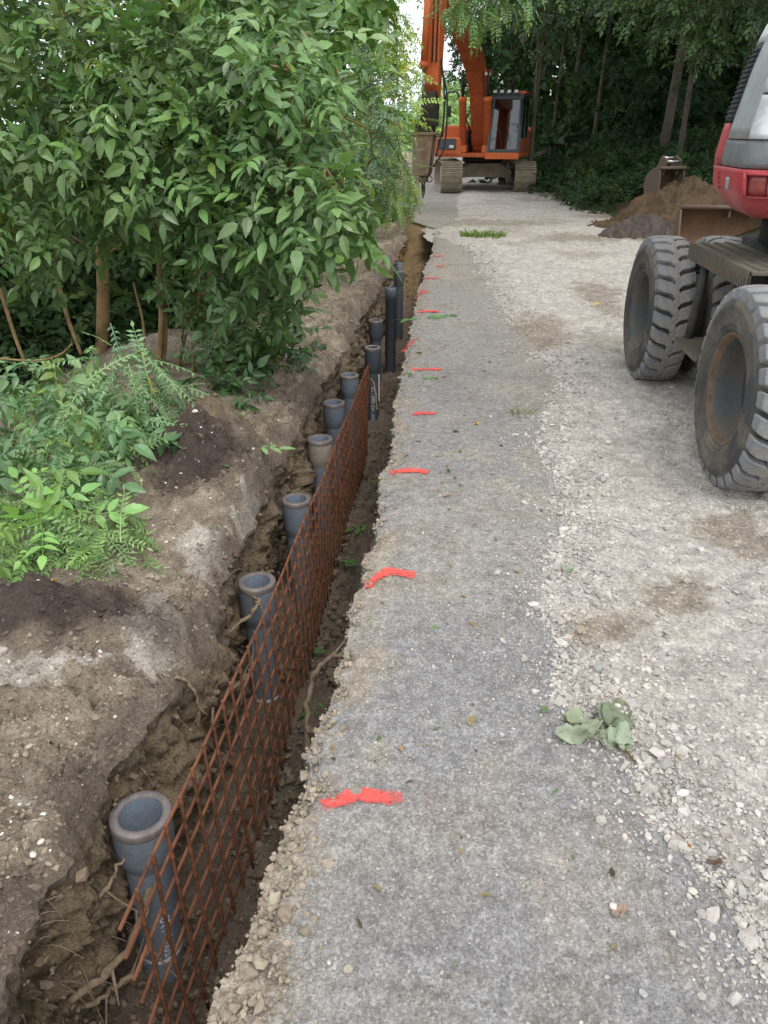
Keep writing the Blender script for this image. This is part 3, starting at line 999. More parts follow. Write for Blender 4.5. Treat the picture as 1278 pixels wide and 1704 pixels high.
LUGS = {-1: lug_mesh(-1), 1: lug_mesh(1)}
TYRE = [(.268, .105), (.275, .122), (.296, .133), (.302, .140), (.308, .136), (.318, .139), (.324, .145), (.330, .141), (.36, .147), (.40, .148), (.408, .152), (.416, .147), (.44, .140), (.460, .126), (.468, .10), (.469, .0)]
TYRE = TYRE + [(a, -b) for a, b in TYRE[-2::-1]]
RIM_OUT = [(.272, -.112), (.284, -.118), (.288, -.126), (.280, -.131), (.270, -.128), (.262, -.112), (.252, -.098)]
RIM_DISH = [(.252, -.098), (.249, -.09), (.246, -.03), (.240, .055), (.22, .075), (.16, .082), (.155, .075), (.10, .075), (.001, .075)]
RIM_BACK = [(.272, .112), (.285, .120), (.285, .128), (.262, .120), (.250, .10), (.246, .05), (.14, .045), (.001, .045)]

def wheel(parent, loc, rusty, turn=0.0, lugs=True, flip=False, label=None):
    w = empty("wheel", loc, 0, parent)
    w.rotation_euler = (turn, 0, math.pi if flip else 0)
    w.scale = (.93, .975, .975)
    if label: w["label"] = label
    tb = MB().lathe(TYRE, 72, 'x').build('tyre', MAT['rubber'], w, True)
    MB().lathe(RIM_OUT, 60, 'x').build('rim_flange', MAT['rim_rust'] if rusty else MAT['rim'], w, True)
    MB().lathe(RIM_DISH, 60, 'x').build('rim', MAT['rim'], w, True)
    MB().lathe(RIM_BACK, 48, 'x').build('rim_back', MAT['rim'], w, True)
    if lugs:
        n = 28
        for k in range(n):
            for sd in (-1, 1):
                o = link('tread_lug', LUGS[sd], w)
                o.rotation_euler = ((k + (.5 if sd > 0 else 0)) * 2 * math.pi / n, 0, 0)
    return w

DX, DY = 1.33, 0.0
wd = empty("wheeled_digger", (2.3, 4.75, 0))
tag(wd, "red, white and grey wheeled digger with twin tyres parked at the right", "excavator")
def L(x, y, z):
    return (x - 2.3, y - 4.75, z)
YF_, YN_ = 5.68, 3.80
wheel(wd, L(1.445, YF_, .50), False, .1, label="far outer wheel with a grey dished rim")
wheel(wd, L(1.82, YF_ + .02, .50), False, .25, flip=True)
wheel(wd, L(1.475, YN_, .50), True, .0, label="near outer wheel with a rusty rim edge")
wheel(wd, L(1.82, YN_ + .02, .50), True, .17, flip=True)
for y in (YF_, YN_):
    MB().lathe([(.245, -.05), (.25, .0), (.245, .05)], 40, 'x').build('spacer_ring', MAT['rim'], wd, True, loc=L(1.648, y, .50))
    w = wheel(wd, L(3.15, y, .50), False, 0, lugs=False, flip=True)
    MB().lathe([(.09, -.62), (.12, -.5), (.12, -.25), (.19, -.2), (.19, .2), (.12, .25), (.12, .5), (.09, .62)], 24, 'x').build('axle', MAT['chassis'], wd, True, loc=L(2.48, y, .50))
m = MB()
m.box(2.05, 2.95, 3.35, 6.15, .60, .95, .02)
m.box(1.78, 2.1, 4.2, 5.2, .62, .90, .02)
m.V = [v - np.array((2.3, 4.75, 0)) for v in m.V]
m.build('chassis', MAT['chassis'], wd)
def boxat(name, mat, x0, x1, y0, y1, z0, z1, bev=.008, parent=wd):
    q = MB().box(x0, x1, y0, y1, z0, z1, bev)
    q.V = [v - np.array((2.3, 4.75, 0)) for v in q.V]
    return q.build(name, MAT[mat], parent)
# upper step with its toothed edge
st = boxat('upper_step', 'step', 1.50, 1.80, 4.16, 5.28, .985, 1.005, .004)
boxat('step_edge_plate', 'chassis', 1.492, 1.500, 4.16, 5.28, .905, .984, .002, wd)
q = MB()
for k in range(30):
    y = 4.175 + k * .0375
    q.box(1.483, 1.492, y, y + .022, .91, 1.012, .002)
for k in range(3):
    for kk in range(26):
        y = 4.19 + kk * .042
        q.box(1.54 + k * .08, 1.57 + k * .08, y, y + .02, 1.004, 1.013, 0)
q.V = [v - np.array((2.3, 4.75, 0)) for v in q.V]
tt_ = q.build('step_teeth', MAT['step'], wd)
tt_['kind'] = 'stuff'
def pipe_part(name, mat, pts, rad, seg=10, parent=wd, org=(2.3, 4.75, 0)):
    return MB().tube(np.array(pts) - np.array(org), rad, seg).build(name, MAT[mat], parent, True)
pipe_part('step_strut', 'chassis', [(1.53, 5.02, .97), (1.50, 4.95, .75), (1.47, 4.92, .48)], .026)
pipe_part('step_strut', 'chassis', [(1.56, 4.46, .97), (1.54, 4.50, .7), (1.52, 4.56, .48)], .026)
boxat('lower_step', 'step', 1.40, 1.60, 4.50, 4.98, .445, .475, .006)
q = MB()
for k in range(12):
    q.box(1.395, 1.60, 4.515 + k * .038, 4.528 + k * .038, .474, .486, 0)
q.V = [v - np.array((2.3, 4.75, 0)) for v in q.V]
q.build('step_grip', MAT['step'], wd)['kind'] = 'stuff'
boxat('side_frame', 'chassis', 1.80, 2.06, 4.1, 5.3, .93, 1.06, .015)
boxat('valve_block', 'black', 1.78, 2.0, 4.05, 4.5, 1.03, 1.16, .02)
MB().lathe([(.01, 1.28), (.52, 1.28), (.52, 1.2), (.56, 1.19), (.56, 1.06), (.5, 1.05), (.5, .94), (.01, .94)], 40).build('slewing_ring', MAT['black'], wd, True, loc=(0, 0, 0))

# upper body: plan outline from the left side round the rear-left corner to the rear
CB = np.array((2.45, 5.05))
PLAN = np.array([(1.62, 5.20), (1.47, 5.04), (1.44, 4.90), (1.428, 4.60), (1.42, 4.40), (1.435, 4.345), (1.50, 4.30), (1.60, 4.28), (1.80, 4.24), (2.1, 4.20), (2.6, 4.18), (3.2, 4.2), (3.45, 4.2), (3.5, 4.6), (3.5, 5.6), (3.3, 5.9)])
PD = np.concatenate([[0], np.cumsum(np.linalg.norm(np.diff(PLAN, axis=0), axis=1))])
def plan_pt(sv):
    return np.stack([np.interp(sv, PD, PLAN[:, 0]), np.interp(sv, PD, PLAN[:, 1])], -1)
def inset(z):
    z = z - .03
    return np.interp(z, [1.20, 1.26, 1.34, 1.48, 1.62, 1.9, 2.1, 2.3, 2.45], [.16, .075, .015, .0, .02, .085, .15, .26, .50])
def body_panel(name, mat, s0, s1, z0, z1, out=0.0, thick=.03, ns=22, nz=10):
    sv = np.linspace(s0, s1, ns)
    zv = np.linspace(z0, z1, nz)
    P = plan_pt(sv)
    dirs = CB - P
    dirs = dirs / np.linalg.norm(dirs, axis=1)[:, None]
    V = []
    for off in (-out, thick - out):
        for z in zv:
            xy = P + dirs * (inset(z) + off)
            V.append(np.c_[xy, np.full(ns, z)])
    V = np.concatenate(V) - np.array((2.3, 4.75, 0))
    f0 = grid_faces(nz, ns)
    f1 = f0[:, ::-1] + nz * ns
    rim_ = []
    idx = np.arange(nz * ns).reshape(nz, ns)
    for line in (idx[0], idx[-1][::-1], idx[:, 0][::-1], idx[:, -1]):
        for a, b in zip(line[:-1], line[1:]):
            rim_.append((b, a, a + nz * ns, b + nz * ns))
    V_, F_ = V, [f0, f1, np.array(rim_)]
    o = link(name, data_mesh(name, V_, F_, MAT[mat], None, True), wd)
    return o
SEND = PD[-1]
body_panel('counterweight', 'red', 0, SEND, 1.235, 1.468, 0, .2, 60, 12)
body_panel('skirt_band', 'darkgrey', .46, SEND, 1.474, 1.60, -.004, .05, 50, 6)
body_panel('side_strip', 'red', 0.0, .452, 1.474, 1.68, .0, .05, 10, 6)
body_panel('corner_panel', 'silver', .505, .872, 1.606, 2.45, .004, .04, 24, 16)
body_panel('rear_panel', 'bodywhite', .88, SEND, 1.606, 1.80, .008, .04, 40, 8)
body_panel('engine_hood', 'bodywhite', .88, SEND, 1.81, 2.45, .012, .04, 40, 14)
body_panel('side_louvre', 'louvre', 0.02, .498, 1.69, 2.05, .004, .04, 10, 22)
body_panel('side_cover', 'bodywhite', 0.03, .498, 2.056, 2.45, .006, .04, 10, 10)
q = MB()
for k in range(14):
    z = 1.71 + k * .024
    P = plan_pt(np.array([.30, .48]))
    dr_ = (CB - P) / np.linalg.norm(CB - P, axis=1)[:, None]
    A = P + dr_ * (inset(z) - .012)
    q.tube(np.c_[A, [z, z]] - np.array((2.3, 4.75, 0)), .006, 6)
q.build('louvre_slat', MAT['black'], wd)['kind'] = 'stuff'
m = MB()
TOP = plan_pt(np.linspace(0, SEND, 60))
dr_ = (CB - TOP) / np.linalg.norm(CB - TOP, axis=1)[:, None]
T0 = np.c_[TOP + dr_ * .5, np.full(60, 2.45)]
T1 = np.array([[CB[0], CB[1], 2.52]])
V = np.vstack([T0, T1]) - np.array((2.3, 4.75, 0))
m.add(V, [[i, (i + 1) % 60, 60] for i in range(60)])
m.build('roof', MAT['bodywhite'], wd, True)
# handle, handrail, lamps, reflectors, lettering
def on_body(sv, z, out):
    P = plan_pt(np.array([sv]))[0]
    d_ = (CB - P) / np.linalg.norm(CB - P)
    xy = P - d_ * (out - float(inset(z)))
    return (xy[0], xy[1], z)
pipe_part('hood_handle', 'silver', [on_body(.95, 1.80, .012), on_body(.98, 1.807, .025), on_body(1.35, 1.81, .025), on_body(1.45, 1.80, .012)], .012)
pipe_part('handrail', 'bodywhite', [on_body(1.055, 1.44, .01), on_body(1.06, 1.5, .035), on_body(1.075, 1.62, .035), on_body(1.09, 1.80, .035), on_body(1.10, 1.9, .01)], .011)
def lamp(s0, s1, z0, z1, mat, name, out=.02):
    return body_panel(name, mat, s0, s1, z0, z1, out, .03, 6, 5)
lamp(0.945, 1.03, 1.35, 1.44, 'lens_red', 'tail_lamp', .012)
lamp(0.925, 1.05, 1.335, 1.345, 'red', 'lamp_frame', .028)
lamp(0.925, 1.05, 1.445, 1.455, 'red', 'lamp_frame', .028)
lamp(0.922, 0.934, 1.335, 1.455, 'red', 'lamp_frame', .028)
lamp(1.042, 1.054, 1.335, 1.455, 'red', 'lamp_frame', .028)
lamp(1.075, 1.30, 1.31, 1.415, 'black', 'work_lamp', .012)
lamp(1.09, 1.28, 1.325, 1.40, 'lens_dark', 'work_lamp_glass', .016)
for k in range(4):
    P = on_body(.47, 1.36 + k * .025, .003)
    MB().lathe([(.007, -.004), (.007, .004), (.001, .005)], 10, 'x').build('reflector', MAT['red'], wd, True, loc=(P[0] - 2.3, P[1] - 4.75, P[2]))
lamp(.62, .68, 1.36, 1.42, 'silver', 'side_plate', .004)
lamp(1.08, 1.5, 1.476, 1.56, 'bodywhite', 'name_plate', .016)
lamp(1.10, 1.5, 1.53, 1.545, 'red', 'name_stripe', .019)
lamp(1.12, 1.2, 1.478, 1.505, 'red', 'name_stripe', .019)

# ------------------------------------------------------------------ orange tracked digger
MAT['orange'] = painted('orange_paint', lin('d26a38'), .5, 0, lin('8a4a30'), .35, 2.2, .4, .05, 20)
MAT['orange_worn'] = painted('orange_worn', lin('bd6036'), .6, 0, lin('703c28'), .5, 3, .3, .08, 20)
MAT['track'] = painted('track_steel', lin('a39785'), .85, .1, lin('6d6253'), .7, 5, .3, .3, 30)
MAT['cabgrey'] = painted('cab_grey', lin('4a4f54'), .45, 0, lin('5c5a55'), .4, 4, .45, .05, 30)
MAT['hammer'] = painted('hammer_plate', lin('94806a'), .9, 0, lin('6a5542'), .8, 5, .25, .3, 25)
MAT['steel_dark'] = painted('steel_dark', lin('3b3833'), .7, .2, lin('54483a'), .7, 6, .35, .2, 30)
MAT['hose'] = flat('hose_rubber', lin('2a2f2c'), .6)
MAT['glass'] = glass('cab_glass')
MAT['chrome'] = flat('rod_steel', (.45, .45, .45), .25, .9)
MAT['lampwhite'] = flat('lamp_white', (.7, .7, .66), .3)
MAT['seat'] = flat('seat_cloth', lin('2f2f33'), .9)

ex = empty("tracked_digger", (.78, 25.55, .0))
ex.scale = (.92, .92, .92)
tag(ex, "orange tracked digger with hydraulic hammer standing across the far road", "excavator")
# undercarriage, turned a little right
und = Matrix.Translation((-.06, 0, 0)) @ Matrix.Rotation(math.radians(5), 4, 'Z')
def ux(name, mb, mat, shade=False):
    V = np.concatenate(mb.V)
    V = np.array([tuple(und @ Vector(v)) for v in V])
    F = [np.concatenate(f) for f in mb.F.values()]
    return link(name, data_mesh(name, V, F, MAT[mat], None, shade), ex)
TL, TH = 1.88, .43          # half length to sprocket centre limit, half height
def track_path(n):
    r_ = TH
    a = TL - r_
    Lp = 4 * a + 2 * math.pi * r_
    out = []
    for i in range(n):
        s_ = i / n * Lp
        if s_ < 2 * a: y, z, ang = -a + s_, 2 * r_, 0
        elif s_ < 2 * a + math.pi * r_:
            t_ = (s_ - 2 * a) / r_
            y, z, ang = a + r_ * math.sin(t_), r_ + r_ * math.cos(t_), -t_
        elif s_ < 4 * a + math.pi * r_: y, z, ang = a - (s_ - 2 * a - math.pi * r_), 0, math.pi
        else:
            t_ = (s_ - 4 * a - math.pi * r_) / r_
            y, z, ang = -a - r_ * math.sin(t_), r_ - r_ * math.cos(t_), math.pi - t_
        out.append((y, z, ang))
    return out
for sx in (-1, 1):
    cx = sx * 1.13
    for (y, z, ang) in track_path(49):
        q = MB()
        M = Matrix.Translation((cx, y, z + .02)) @ Matrix.Rotation(ang, 4, 'X')
        q.box(-.325, .325, -.098, .098, -.02, .0, .004, M)
        for gy_ in (-.085, -.015, .06):
            q.box(-.325, .325, gy_ - .009, gy_ + .009, 0, .028, 0, M)
        ux('track_shoe', q, 'track')
    q = MB()
    q.box(cx - .16, cx + .16, -1.3, 1.3, .2, .68, .03)
    ux('track_frame', q, 'track')
    for yy, rr_ in ((-1.44, .37), (1.44, .37)):
        q = MB().lathe([(.01, -.12), (.1, -.13), (rr_ * .7, -.1), (rr_, -.08), (rr_, .08), (rr_ * .7, .1), (.1, .13), (.01, .12)], 28, 'x', (cx, yy, .45))
        ux('idler_wheel', q, 'track', True)
q = MB()
q.prism([(-.86, .38), (-.86, .62), (-.45, .82), (.45, .82), (.86, .62), (.86, .38), (.5, .42), (-.5, .42)], 'y', -.75, .75, .02)
ux('carbody', q, 'track')
q = MB().lathe([(.01, 1.02), (.62, 1.02), (.66, .98), (.66, .86), (.55, .8), (.01, .8)], 36)
ux('slewing_ring', q, 'steel_dark', True)

hs = Matrix.Rotation(math.radians(-12), 4, 'Z')
def zlow(v):
    return Vector((v[0], v[1], 1.0 + (v[2] - 1.0) * .85 if v[2] > 1.0 and v[1] > -5.2 else v[2]))
def hx(name, mb, mat, shade=False, parent=ex):
    V = np.concatenate(mb.V)
    V = np.array([tuple(hs @ zlow(v)) for v in V])
    F = [np.concatenate(f) for f in mb.F.values()]
    return link(name, data_mesh(name, V, F, MAT[mat], None, shade), parent)
hx('deck', MB().box(-1.26, 1.36, -1.7, 1.9, 1.02, 1.16, .02), 'orange_worn')
hx('counterweight', MB().prism([(-1.35, 1.3), (1.35, 1.3), (1.3, 2.2), (.8, 2.55), (-.8, 2.55), (-1.3, 2.2)], 'z', 1.1, 2.0, .05), 'orange')
hx('engine_hood', MB().box(-1.3, .4, .1, 1.5, 1.16, 1.95, .06), 'orange')
hx('side_house', MB().box(.42, 1.34, .1, 1.4, 1.16, 1.9, .05), 'orange_worn')
hx('fuel_tank', MB().box(-1.2, -.4, -1.0, .1, 1.16, 2.06, .07), 'orange')
tb = hx('tool_box', MB().box(-1.26, -.42, -1.72, -.98, 1.06, 1.66, .06), 'orange')
hx('tool_box_panel', MB().box(-1.18, -.60, -1.745, -1.715, 1.26, 1.63, .02), 'cabgrey')
hx('box_lamp', MB().box(-.80, -.66, -1.76, -1.744, 1.32, 1.42, .01), 'lampwhite')
hx('tool_box_rim', MB().box(-1.22, -.58, -1.74, -1.71, 1.12, 1.20, .01), 'orange_worn')
# cab
hx('cab_floor', MB().box(.36, 1.38, -1.85, .05, 1.04, 1.18, .03), 'orange')
hx('cab_skirt', MB().box(.34, 1.36, -1.88, -1.85, .98, 1.19, .01), 'orange')
def post(a, b, r_=.05):
    q = MB().tube([a, b], r_, 6)
    hx('cab_post', q, 'cabgrey')
post((.42, -1.83, 1.2), (.46, -1.45, 2.98)); post((1.33, -1.83, 1.2), (1.29, -1.45, 2.98), .06)
post((.42, .0, 1.2), (.46, -.05, 2.98)); post((1.33, .0, 1.2), (1.29, -.05, 2.98)); post((1.34, -.85, 1.2), (1.30, -.8, 2.98), .04)
hx('windscreen_sill', MB().box(.42, 1.33, -1.88, -1.80, 1.19, 1.30, .02), 'cabgrey')
hx('windscreen_head', MB().box(.42, 1.33, -1.52, -1.44, 2.86, 2.98, .02), 'cabgrey')
hx('cab_roof', MB().box(.40, 1.36, -1.5, .05, 2.96, 3.08, .04), 'cabgrey')
hx('roof_edge', MB().box(1.12, 1.40, -1.52, -.9, 3.02, 3.12, .03), 'orange_worn')
hx('windscreen', MB().prism([(-1.82, 1.30), (-1.805, 1.30), (-1.465, 2.88), (-1.48, 2.88)], 'x', .46, 1.29), 'glass')
hx('side_window', MB().box(1.325, 1.335, -1.70, -.05, 1.65, 2.9), 'glass')
hx('door_panel', MB().box(1.33, 1.36, -1.72, -.05, 1.18, 1.65, .01), 'orange_worn')
hx('inner_window', MB().box(.43, .44, -1.60, -.1, 1.4, 2.9), 'glass')
hx('rear_window', MB().box(.48, 1.28, -.02, -.01, 1.7, 2.85), 'glass')
hx('seat', MB().box(.62, 1.12, -.95, -.45, 1.18, 1.66, .06).box(.64, 1.10, -.52, -.40, 1.62, 2.35, .05), 'seat')
hx('console', MB().box(.55, .70, -1.5, -1.0, 1.18, 1.8, .03).box(1.08, 1.22, -1.2, -.6, 1.18, 1.75, .03), 'black')
hx('wiper', MB().tube([(.85, -1.83, 1.32), (.7, -1.70, 1.95)], .012, 6), 'black')
for k in range(4):
    x = .50 + k * .21
    lo = hx('roof_lamp', MB().box(x - .07, x + .07, -1.60, -1.50, 3.04, 3.16, .02), 'black')
    hx('lamp_glass', MB().box(x - .055, x + .055, -1.612, -1.598, 3.06, 3.15, .01), 'lampwhite', False, lo)
# handrail and mirror on the tank side
hx('handrail', MB().tube(spline([(-1.15, -1.2, 1.66), (-1.13, -1.2, 2.3), (-1.08, -1.2, 3.0), (-.92, -1.18, 3.13), (-.72, -1.15, 3.08), (-.66, -1.1, 2.7), (-.62, -1.05, 2.06)], 30), .028, 8), 'hose', True)
hx('mirror_arm', MB().tube([(-.95, -1.2, 2.1), (-.96, -1.2, 2.35)], .015, 6), 'hose')
hx('mirror', MB().box(-1.04, -.90, -1.26, -1.20, 2.33, 2.68, .03), 'black')
# boom, in the plane x = -0.05 of the house
bp = [(-.50, 1.55), (-.95, 1.35), (-1.25, 2.2), (-1.6, 3.0), (-2.3, 3.68), (-4.2, 4.5), (-6.3, 4.95), (-6.6, 5.2), (-6.3, 5.45), (-4.2, 5.0), (-2.3, 4.42), (-1.5, 4.0), (-1.05, 3.3), (-.72, 2.5)]
hx('boom', MB().prism(bp, 'x', -.27, .17, .025), 'orange_worn')
hx('boom_foot', MB().box(-.42, -.34, -1.15, -.35, 1.1, 1.9, .02).box(.24, .30, -1.15, -.35, 1.1, 1.9, .02), 'steel_dark')
hx('work_lamp', MB().box(.20, .42, -1.95, -1.83, 3.55, 3.75, .03), 'orange_worn')
hx('work_lamp_glass', MB().box(.23, .39, -1.965, -1.945, 3.58, 3.68, .01), 'lampwhite')
for x in (-.42, .34):
    hx('boom_cylinder', MB().lathe([(.01, 0), (.11, 0), (.11, 1.45), (.125, 1.46), (.125, 1.56), (.085, 1.6), (.01, 1.6)], 20), 'orange', True)
    o = [c for c in ex.children if c.name.startswith('boom_cylinder')][-1]
    a, b = hs @ zlow((x, -1.55, 1.2)), hs @ zlow((x, -1.95, 3.75))
    o.data.transform(hs.inverted())
    dvec = (b - a).normalized()
    qq = Vector((0, 0, 1)).rotation_difference(dvec)
    o.location, o.rotation_euler = a, qq.to_euler()
    MB().tube([a + dvec * 1.5, b], .05, 10).build('cylinder_rod', MAT['hose'], ex, True)
    hx('cylinder_clevis', MB().box(x - .14, x + .14, -1.70, -1.42, 1.16, 1.42, .04), 'orange')
# stick with its cylinder
SX, SYY = -.10, -6.95
def sbox(pts):
    return [(SYY + a, b) for a, b in pts]
hx('stick', MB().prism(sbox([(.62, 5.9), (.28, 5.9), (-.05, 4.6), (-.12, 2.75), (.08, 2.45), (.22, 2.5), (.42, 3.6), (.72, 5.0)]), 'x', SX - .17, SX + .17, .02), 'orange')
hx('stick_cylinder', MB().tube([(SX - .10, SYY - .02, 5.2), (SX - .16, SYY - .22, 3.12)], .085, 14), 'orange', True)
hx('cylinder_collar', MB().tube([(SX - .16, SYY - .215, 3.2), (SX - .165, SYY - .225, 3.06)], .105, 14), 'orange_worn', True)
hx('stick_cylinder_rod', MB().tube([(SX - .16, SYY - .22, 3.12), (SX - .15, SYY - .2, 2.4)], .04, 10), 'chrome', True)
hx('linkage', MB().prism(sbox([(.18, 2.62), (-.2, 2.6), (-.32, 2.25), (-.25, 1.85), (.2, 1.85), (.26, 2.3)]), 'x', SX - .2, SX + .14, .03), 'steel_dark')
# hydraulic hammer
hc = (SX - .16, SYY - .02)
hx('hammer_bracket', MB().box(hc[0] - .2, hc[0] + .24, hc[1] - .2, hc[1] + .2, 1.72, 2.02, .03), 'steel_dark')
hx('hammer_top_plate', MB().box(hc[0] - .27, hc[0] + .29, hc[1] - .25, hc[1] + .25, 1.66, 1.73, .012), 'hammer')
HP = [(hc[0] - .25, 1.66), (hc[0] + .27, 1.66), (hc[0] + .18, .84), (hc[0] + .13, .76), (hc[0] - .17, .76), (hc[0] - .24, .84)]
for y0 in (hc[1] - .22, hc[1] + .18):
    hx('hammer_side_plate', MB().prism(HP, 'y', y0, y0 + .04, .01), 'hammer')
hx('hammer_body', MB().box(hc[0] - .17, hc[0] + .17, hc[1] - .18, hc[1] + .18, .74, 1.66, .05), 'steel_dark')
hx('hammer_rib', MB().box(hc[0] + .04, hc[0] + .08, hc[1] - .235, hc[1] - .219, .82, 1.62, .004), 'hammer')
hx('chisel', MB().lathe([(.01, .22), (.025, .28), (.05, .36), (.055, .8), (.01, .8)], 16, 'z', (hc[0], hc[1], 0)), 'steel_dark', True)
hx('chisel_bush', MB().lathe([(.12, .76), (.13, .7), (.12, .62), (.09, .60), (.05, .60)], 18, 'z', (hc[0], hc[1], 0)), 'hammer', True)
hx('chain_ring', MB().tube([(hc[0] + .18 + .07 * math.sin(a), hc[1] - .1, .68 + .07 * math.cos(a)) for a in np.linspace(0, 6.28, 16)], .013, 6), 'steel_dark', True)
for (a, b, c_, d_) in (((SX + .18, SYY + .1, 3.3), (SX + .30, SYY, 2.6), (SX + .30, SYY, 1.9), (SX + .16, SYY - .1, 1.2)), ((SX + .18, SYY + .2, 3.1), (SX + .36, SYY + .1, 2.4), (SX + .34, SYY, 1.4), (SX + .1, SYY - .1, .95)), ((-.05, -1.8, 3.9), (-.45, -1.6, 3.2), (-.40, -1.5, 2.4), (-.25, -1.1, 1.8))):
    hx('hose', MB().tube(spline([a, b, c_, d_], 24), .022, 8), 'hose', True)
for x in (.02, .12):
    hx('hydraulic_line', MB().tube([(SX + x, SYY + .1, 5.4), (SX + x, SYY - .08, 4.4), (SX + x, SYY - .14, 3.2)], .018, 6), 'hose', True)

# ------------------------------------------------------------------ buckets and heaps
MAT['bucket'] = painted('bucket_steel', lin('6d6258'), .7, .3, lin('7a5a42'), .7, 4, .4, .2, 30)
MAT['bucket_in'] = painted('bucket_inside', lin('7a604c'), .85, .1, lin('5a4636'), .7, 5, .3, .3, 30)
def heap(name, label, c, rx, ry, h, colour, seed, dark=None, sharp=1.6):
    n_ = 130
    g = np.linspace(-1.25, 1.25, n_)
    a, b = np.meshgrid(g, g)
    rr_ = np.sqrt(a * a + b * b) * (1 + .14 * fbm(a, b, 0, 1.3, 3, seed))
    z = h * np.clip(1 - rr_ ** sharp, -.25, 1)
    X_, Y_ = a * rx, b * ry
    z = z + h * .14 * fbm(X_, Y_, 0, 3, 4, seed + 3, .6) + .045 * fbm(X_, Y_, 0, 9, 3, seed + 5, .65, True)
    nn = fbm(X_, Y_, 0, 4, 4, seed + 7)
    col = np.broadcast_to(np.array(colour), X_.shape + (3,)) * (1 + .22 * nn[..., None])
    if dark is not None:
        col = blend(col, np.array(dark), smooth(.2, .7, nn + .3 * fbm(X_, Y_, 0, 1, 2, seed + 9)) * .6)
    V = np.stack([X_, Y_, z], -1).reshape(-1, 3)
    o = link(name, data_mesh(name, V, grid_faces(n_, n_), MAT['clod'], col.reshape(-1, 3), True), None, c)
    tag(o, label, "heap")
    return o
hp = heap("spoil_heap", "large heap of brown excavated soil below the forest edge", (4.30, 15.6, .02), 1.75, 1.5, .76, lin('5f4f3d'), 201, lin('413528'), 1.3)
heap("soil_heap", "small dark heap of broken asphalt and humus in front of brown heap", (3.15, 14.0, -.04), .75, .55, .40, lin('5c544d'), 211, lin('3e3833'), 1.4)
heap("sand_heap", "low heap of yellow-brown sand beyond the twin tyres", (4.05, 9.4, -.02), 1.0, 1.1, .62, lin('80673f'), 221, lin('665034'), 1.4)

def bucket(name, label, loc, rz, tilt, width, size, mat='bucket', frames=True):
    root = empty(name, loc)
    root.rotation_euler = (tilt, 0, rz)
    tag(root, label, "bucket")
    prof = [(0, .0), (.55, .02), (.78, .16), (.86, .42), (.78, .70), (.62, .86), (.40, .92)]
    prof = spline(np.array([(a * size, b * size, 0) for a, b in prof]), 20)[:, :2]
    th = .025
    inner = []
    for i in range(len(prof)):
        tvec = prof[min(i + 1, len(prof) - 1)] - prof[max(i - 1, 0)]
        tvec = tvec / np.linalg.norm(tvec)
        inner.append(prof[i] + th * np.array([-tvec[1], tvec[0]]))
    poly = [tuple(p_) for p_ in prof] + [tuple(p_) for p_ in inner[::-1]]
    V, F = [], []
    n_ = len(poly)
    for x in (-width / 2, width / 2):
        V += [(x, -p_[0] + .6 * size, p_[1]) for p_ in poly]
    m_ = len(prof)
    q = MB()
    fs = []
    for i in range(n_):
        j = (i + 1) % n_
        fs.append((i, j, j + n_, i + n_))
    for base in (0, n_):
        for i in range(m_ - 1):
            fs.append((base + i, base + i + 1, base + n_ - 2 - i, base + n_ - 1 - i))
    q.add(V, fs)
    q.build('shell', MAT['bucket_in'], root)
    for sx in (-1, 1):
        pts = [(-p_[0] + .6 * size, p_[1]) for p_ in prof]
        MB().prism(pts, 'x', sx * width / 2 - .012 * sx, sx * width / 2 + .014 * sx, 0).build('side_plate', MAT[mat], root)
    MB().tube([(-width / 2 - .015, .20 * size, .93 * size), (width / 2 + .015, .20 * size, .93 * size)], .05 * size, 12).build('top_tube', MAT[mat], root, True)
    MB().box(-width / 2 - .02, width / 2 + .02, .52 * size, .66 * size, -.012, .022, .004).build('cutting_edge', MAT[mat], root)
    if frames:
        for x in (-.16, .16):
            MB().prism([(.16 * size, .70 * size), (.16 * size, 1.12 * size), (-.12 * size, 1.16 * size), (-.2 * size, .7 * size)], 'x', x - .018, x + .018, .004).build('coupler_plate', MAT[mat], root)
        for y, z in ((.12 * size, 1.08 * size), (-.10 * size, 1.10 * size)):
            MB().tube([(-.17, y, z), (.17, y, z)], .03, 10).build('coupler_pin', MAT['chrome'], root, True)
    return root
# opening faces the camera (local +y side is open, turned round)
bucket("ditching_bucket", "wide steel ditching bucket lying open-side up behind twin tyres", (4.28, 12.9, .02), math.pi - .08, .0, 1.75, .62)
bucket("digging_bucket", "narrow rusty digging bucket lying on top of the brown heap", (3.75, 16.0, .52), math.pi + .5, -.35, .55, .62)

# ------------------------------------------------------------------ leaves
def leaflet(L_=1.0, w=.42, fold=.12, droop=.18, rows=(.0, .16, .42, .72, 1.0), wid=(0, .72, 1.0, .62, 0)):
    V, F = [], []
    for t_, k in zip(rows, wid):
        z = -droop * t_ * t_ * L_
        if k == 0:
            V.append((0, t_ * L_, z))
        else:
            for sx in (-1, 0, 1):
                V.append((sx * k * w / 2 * L_, t_ * L_, z + fold * abs(sx) * k * w * L_))
    F += [(0, 2, 1), (0, 3, 2)]
    k = 1
    for i in range(len(rows) - 3):
        F += [(k, k + 1, k + 4), (k, k + 4, k + 3), (k + 1, k + 2, k + 5), (k + 1, k + 5, k + 4)]
        k += 3
    e = len(V) - 1
    F += [(k, k + 1, e), (k + 1, k + 2, e)]
    return np.array(V), np.array(F)

def simple_leaf(L_=1.0, w=.5, fold=.1, droop=.1):
    V = np.array([(0, 0, 0), (-w / 2 * L_, .45 * L_, fold * w * L_), (0, .5 * L_, -.03 * L_), (w / 2 * L_, .45 * L_, fold * w * L_), (0, L_, -droop * L_)])
    return V, np.array([(0, 2, 1), (0, 3, 2), (1, 2, 4), (2, 3, 4)])

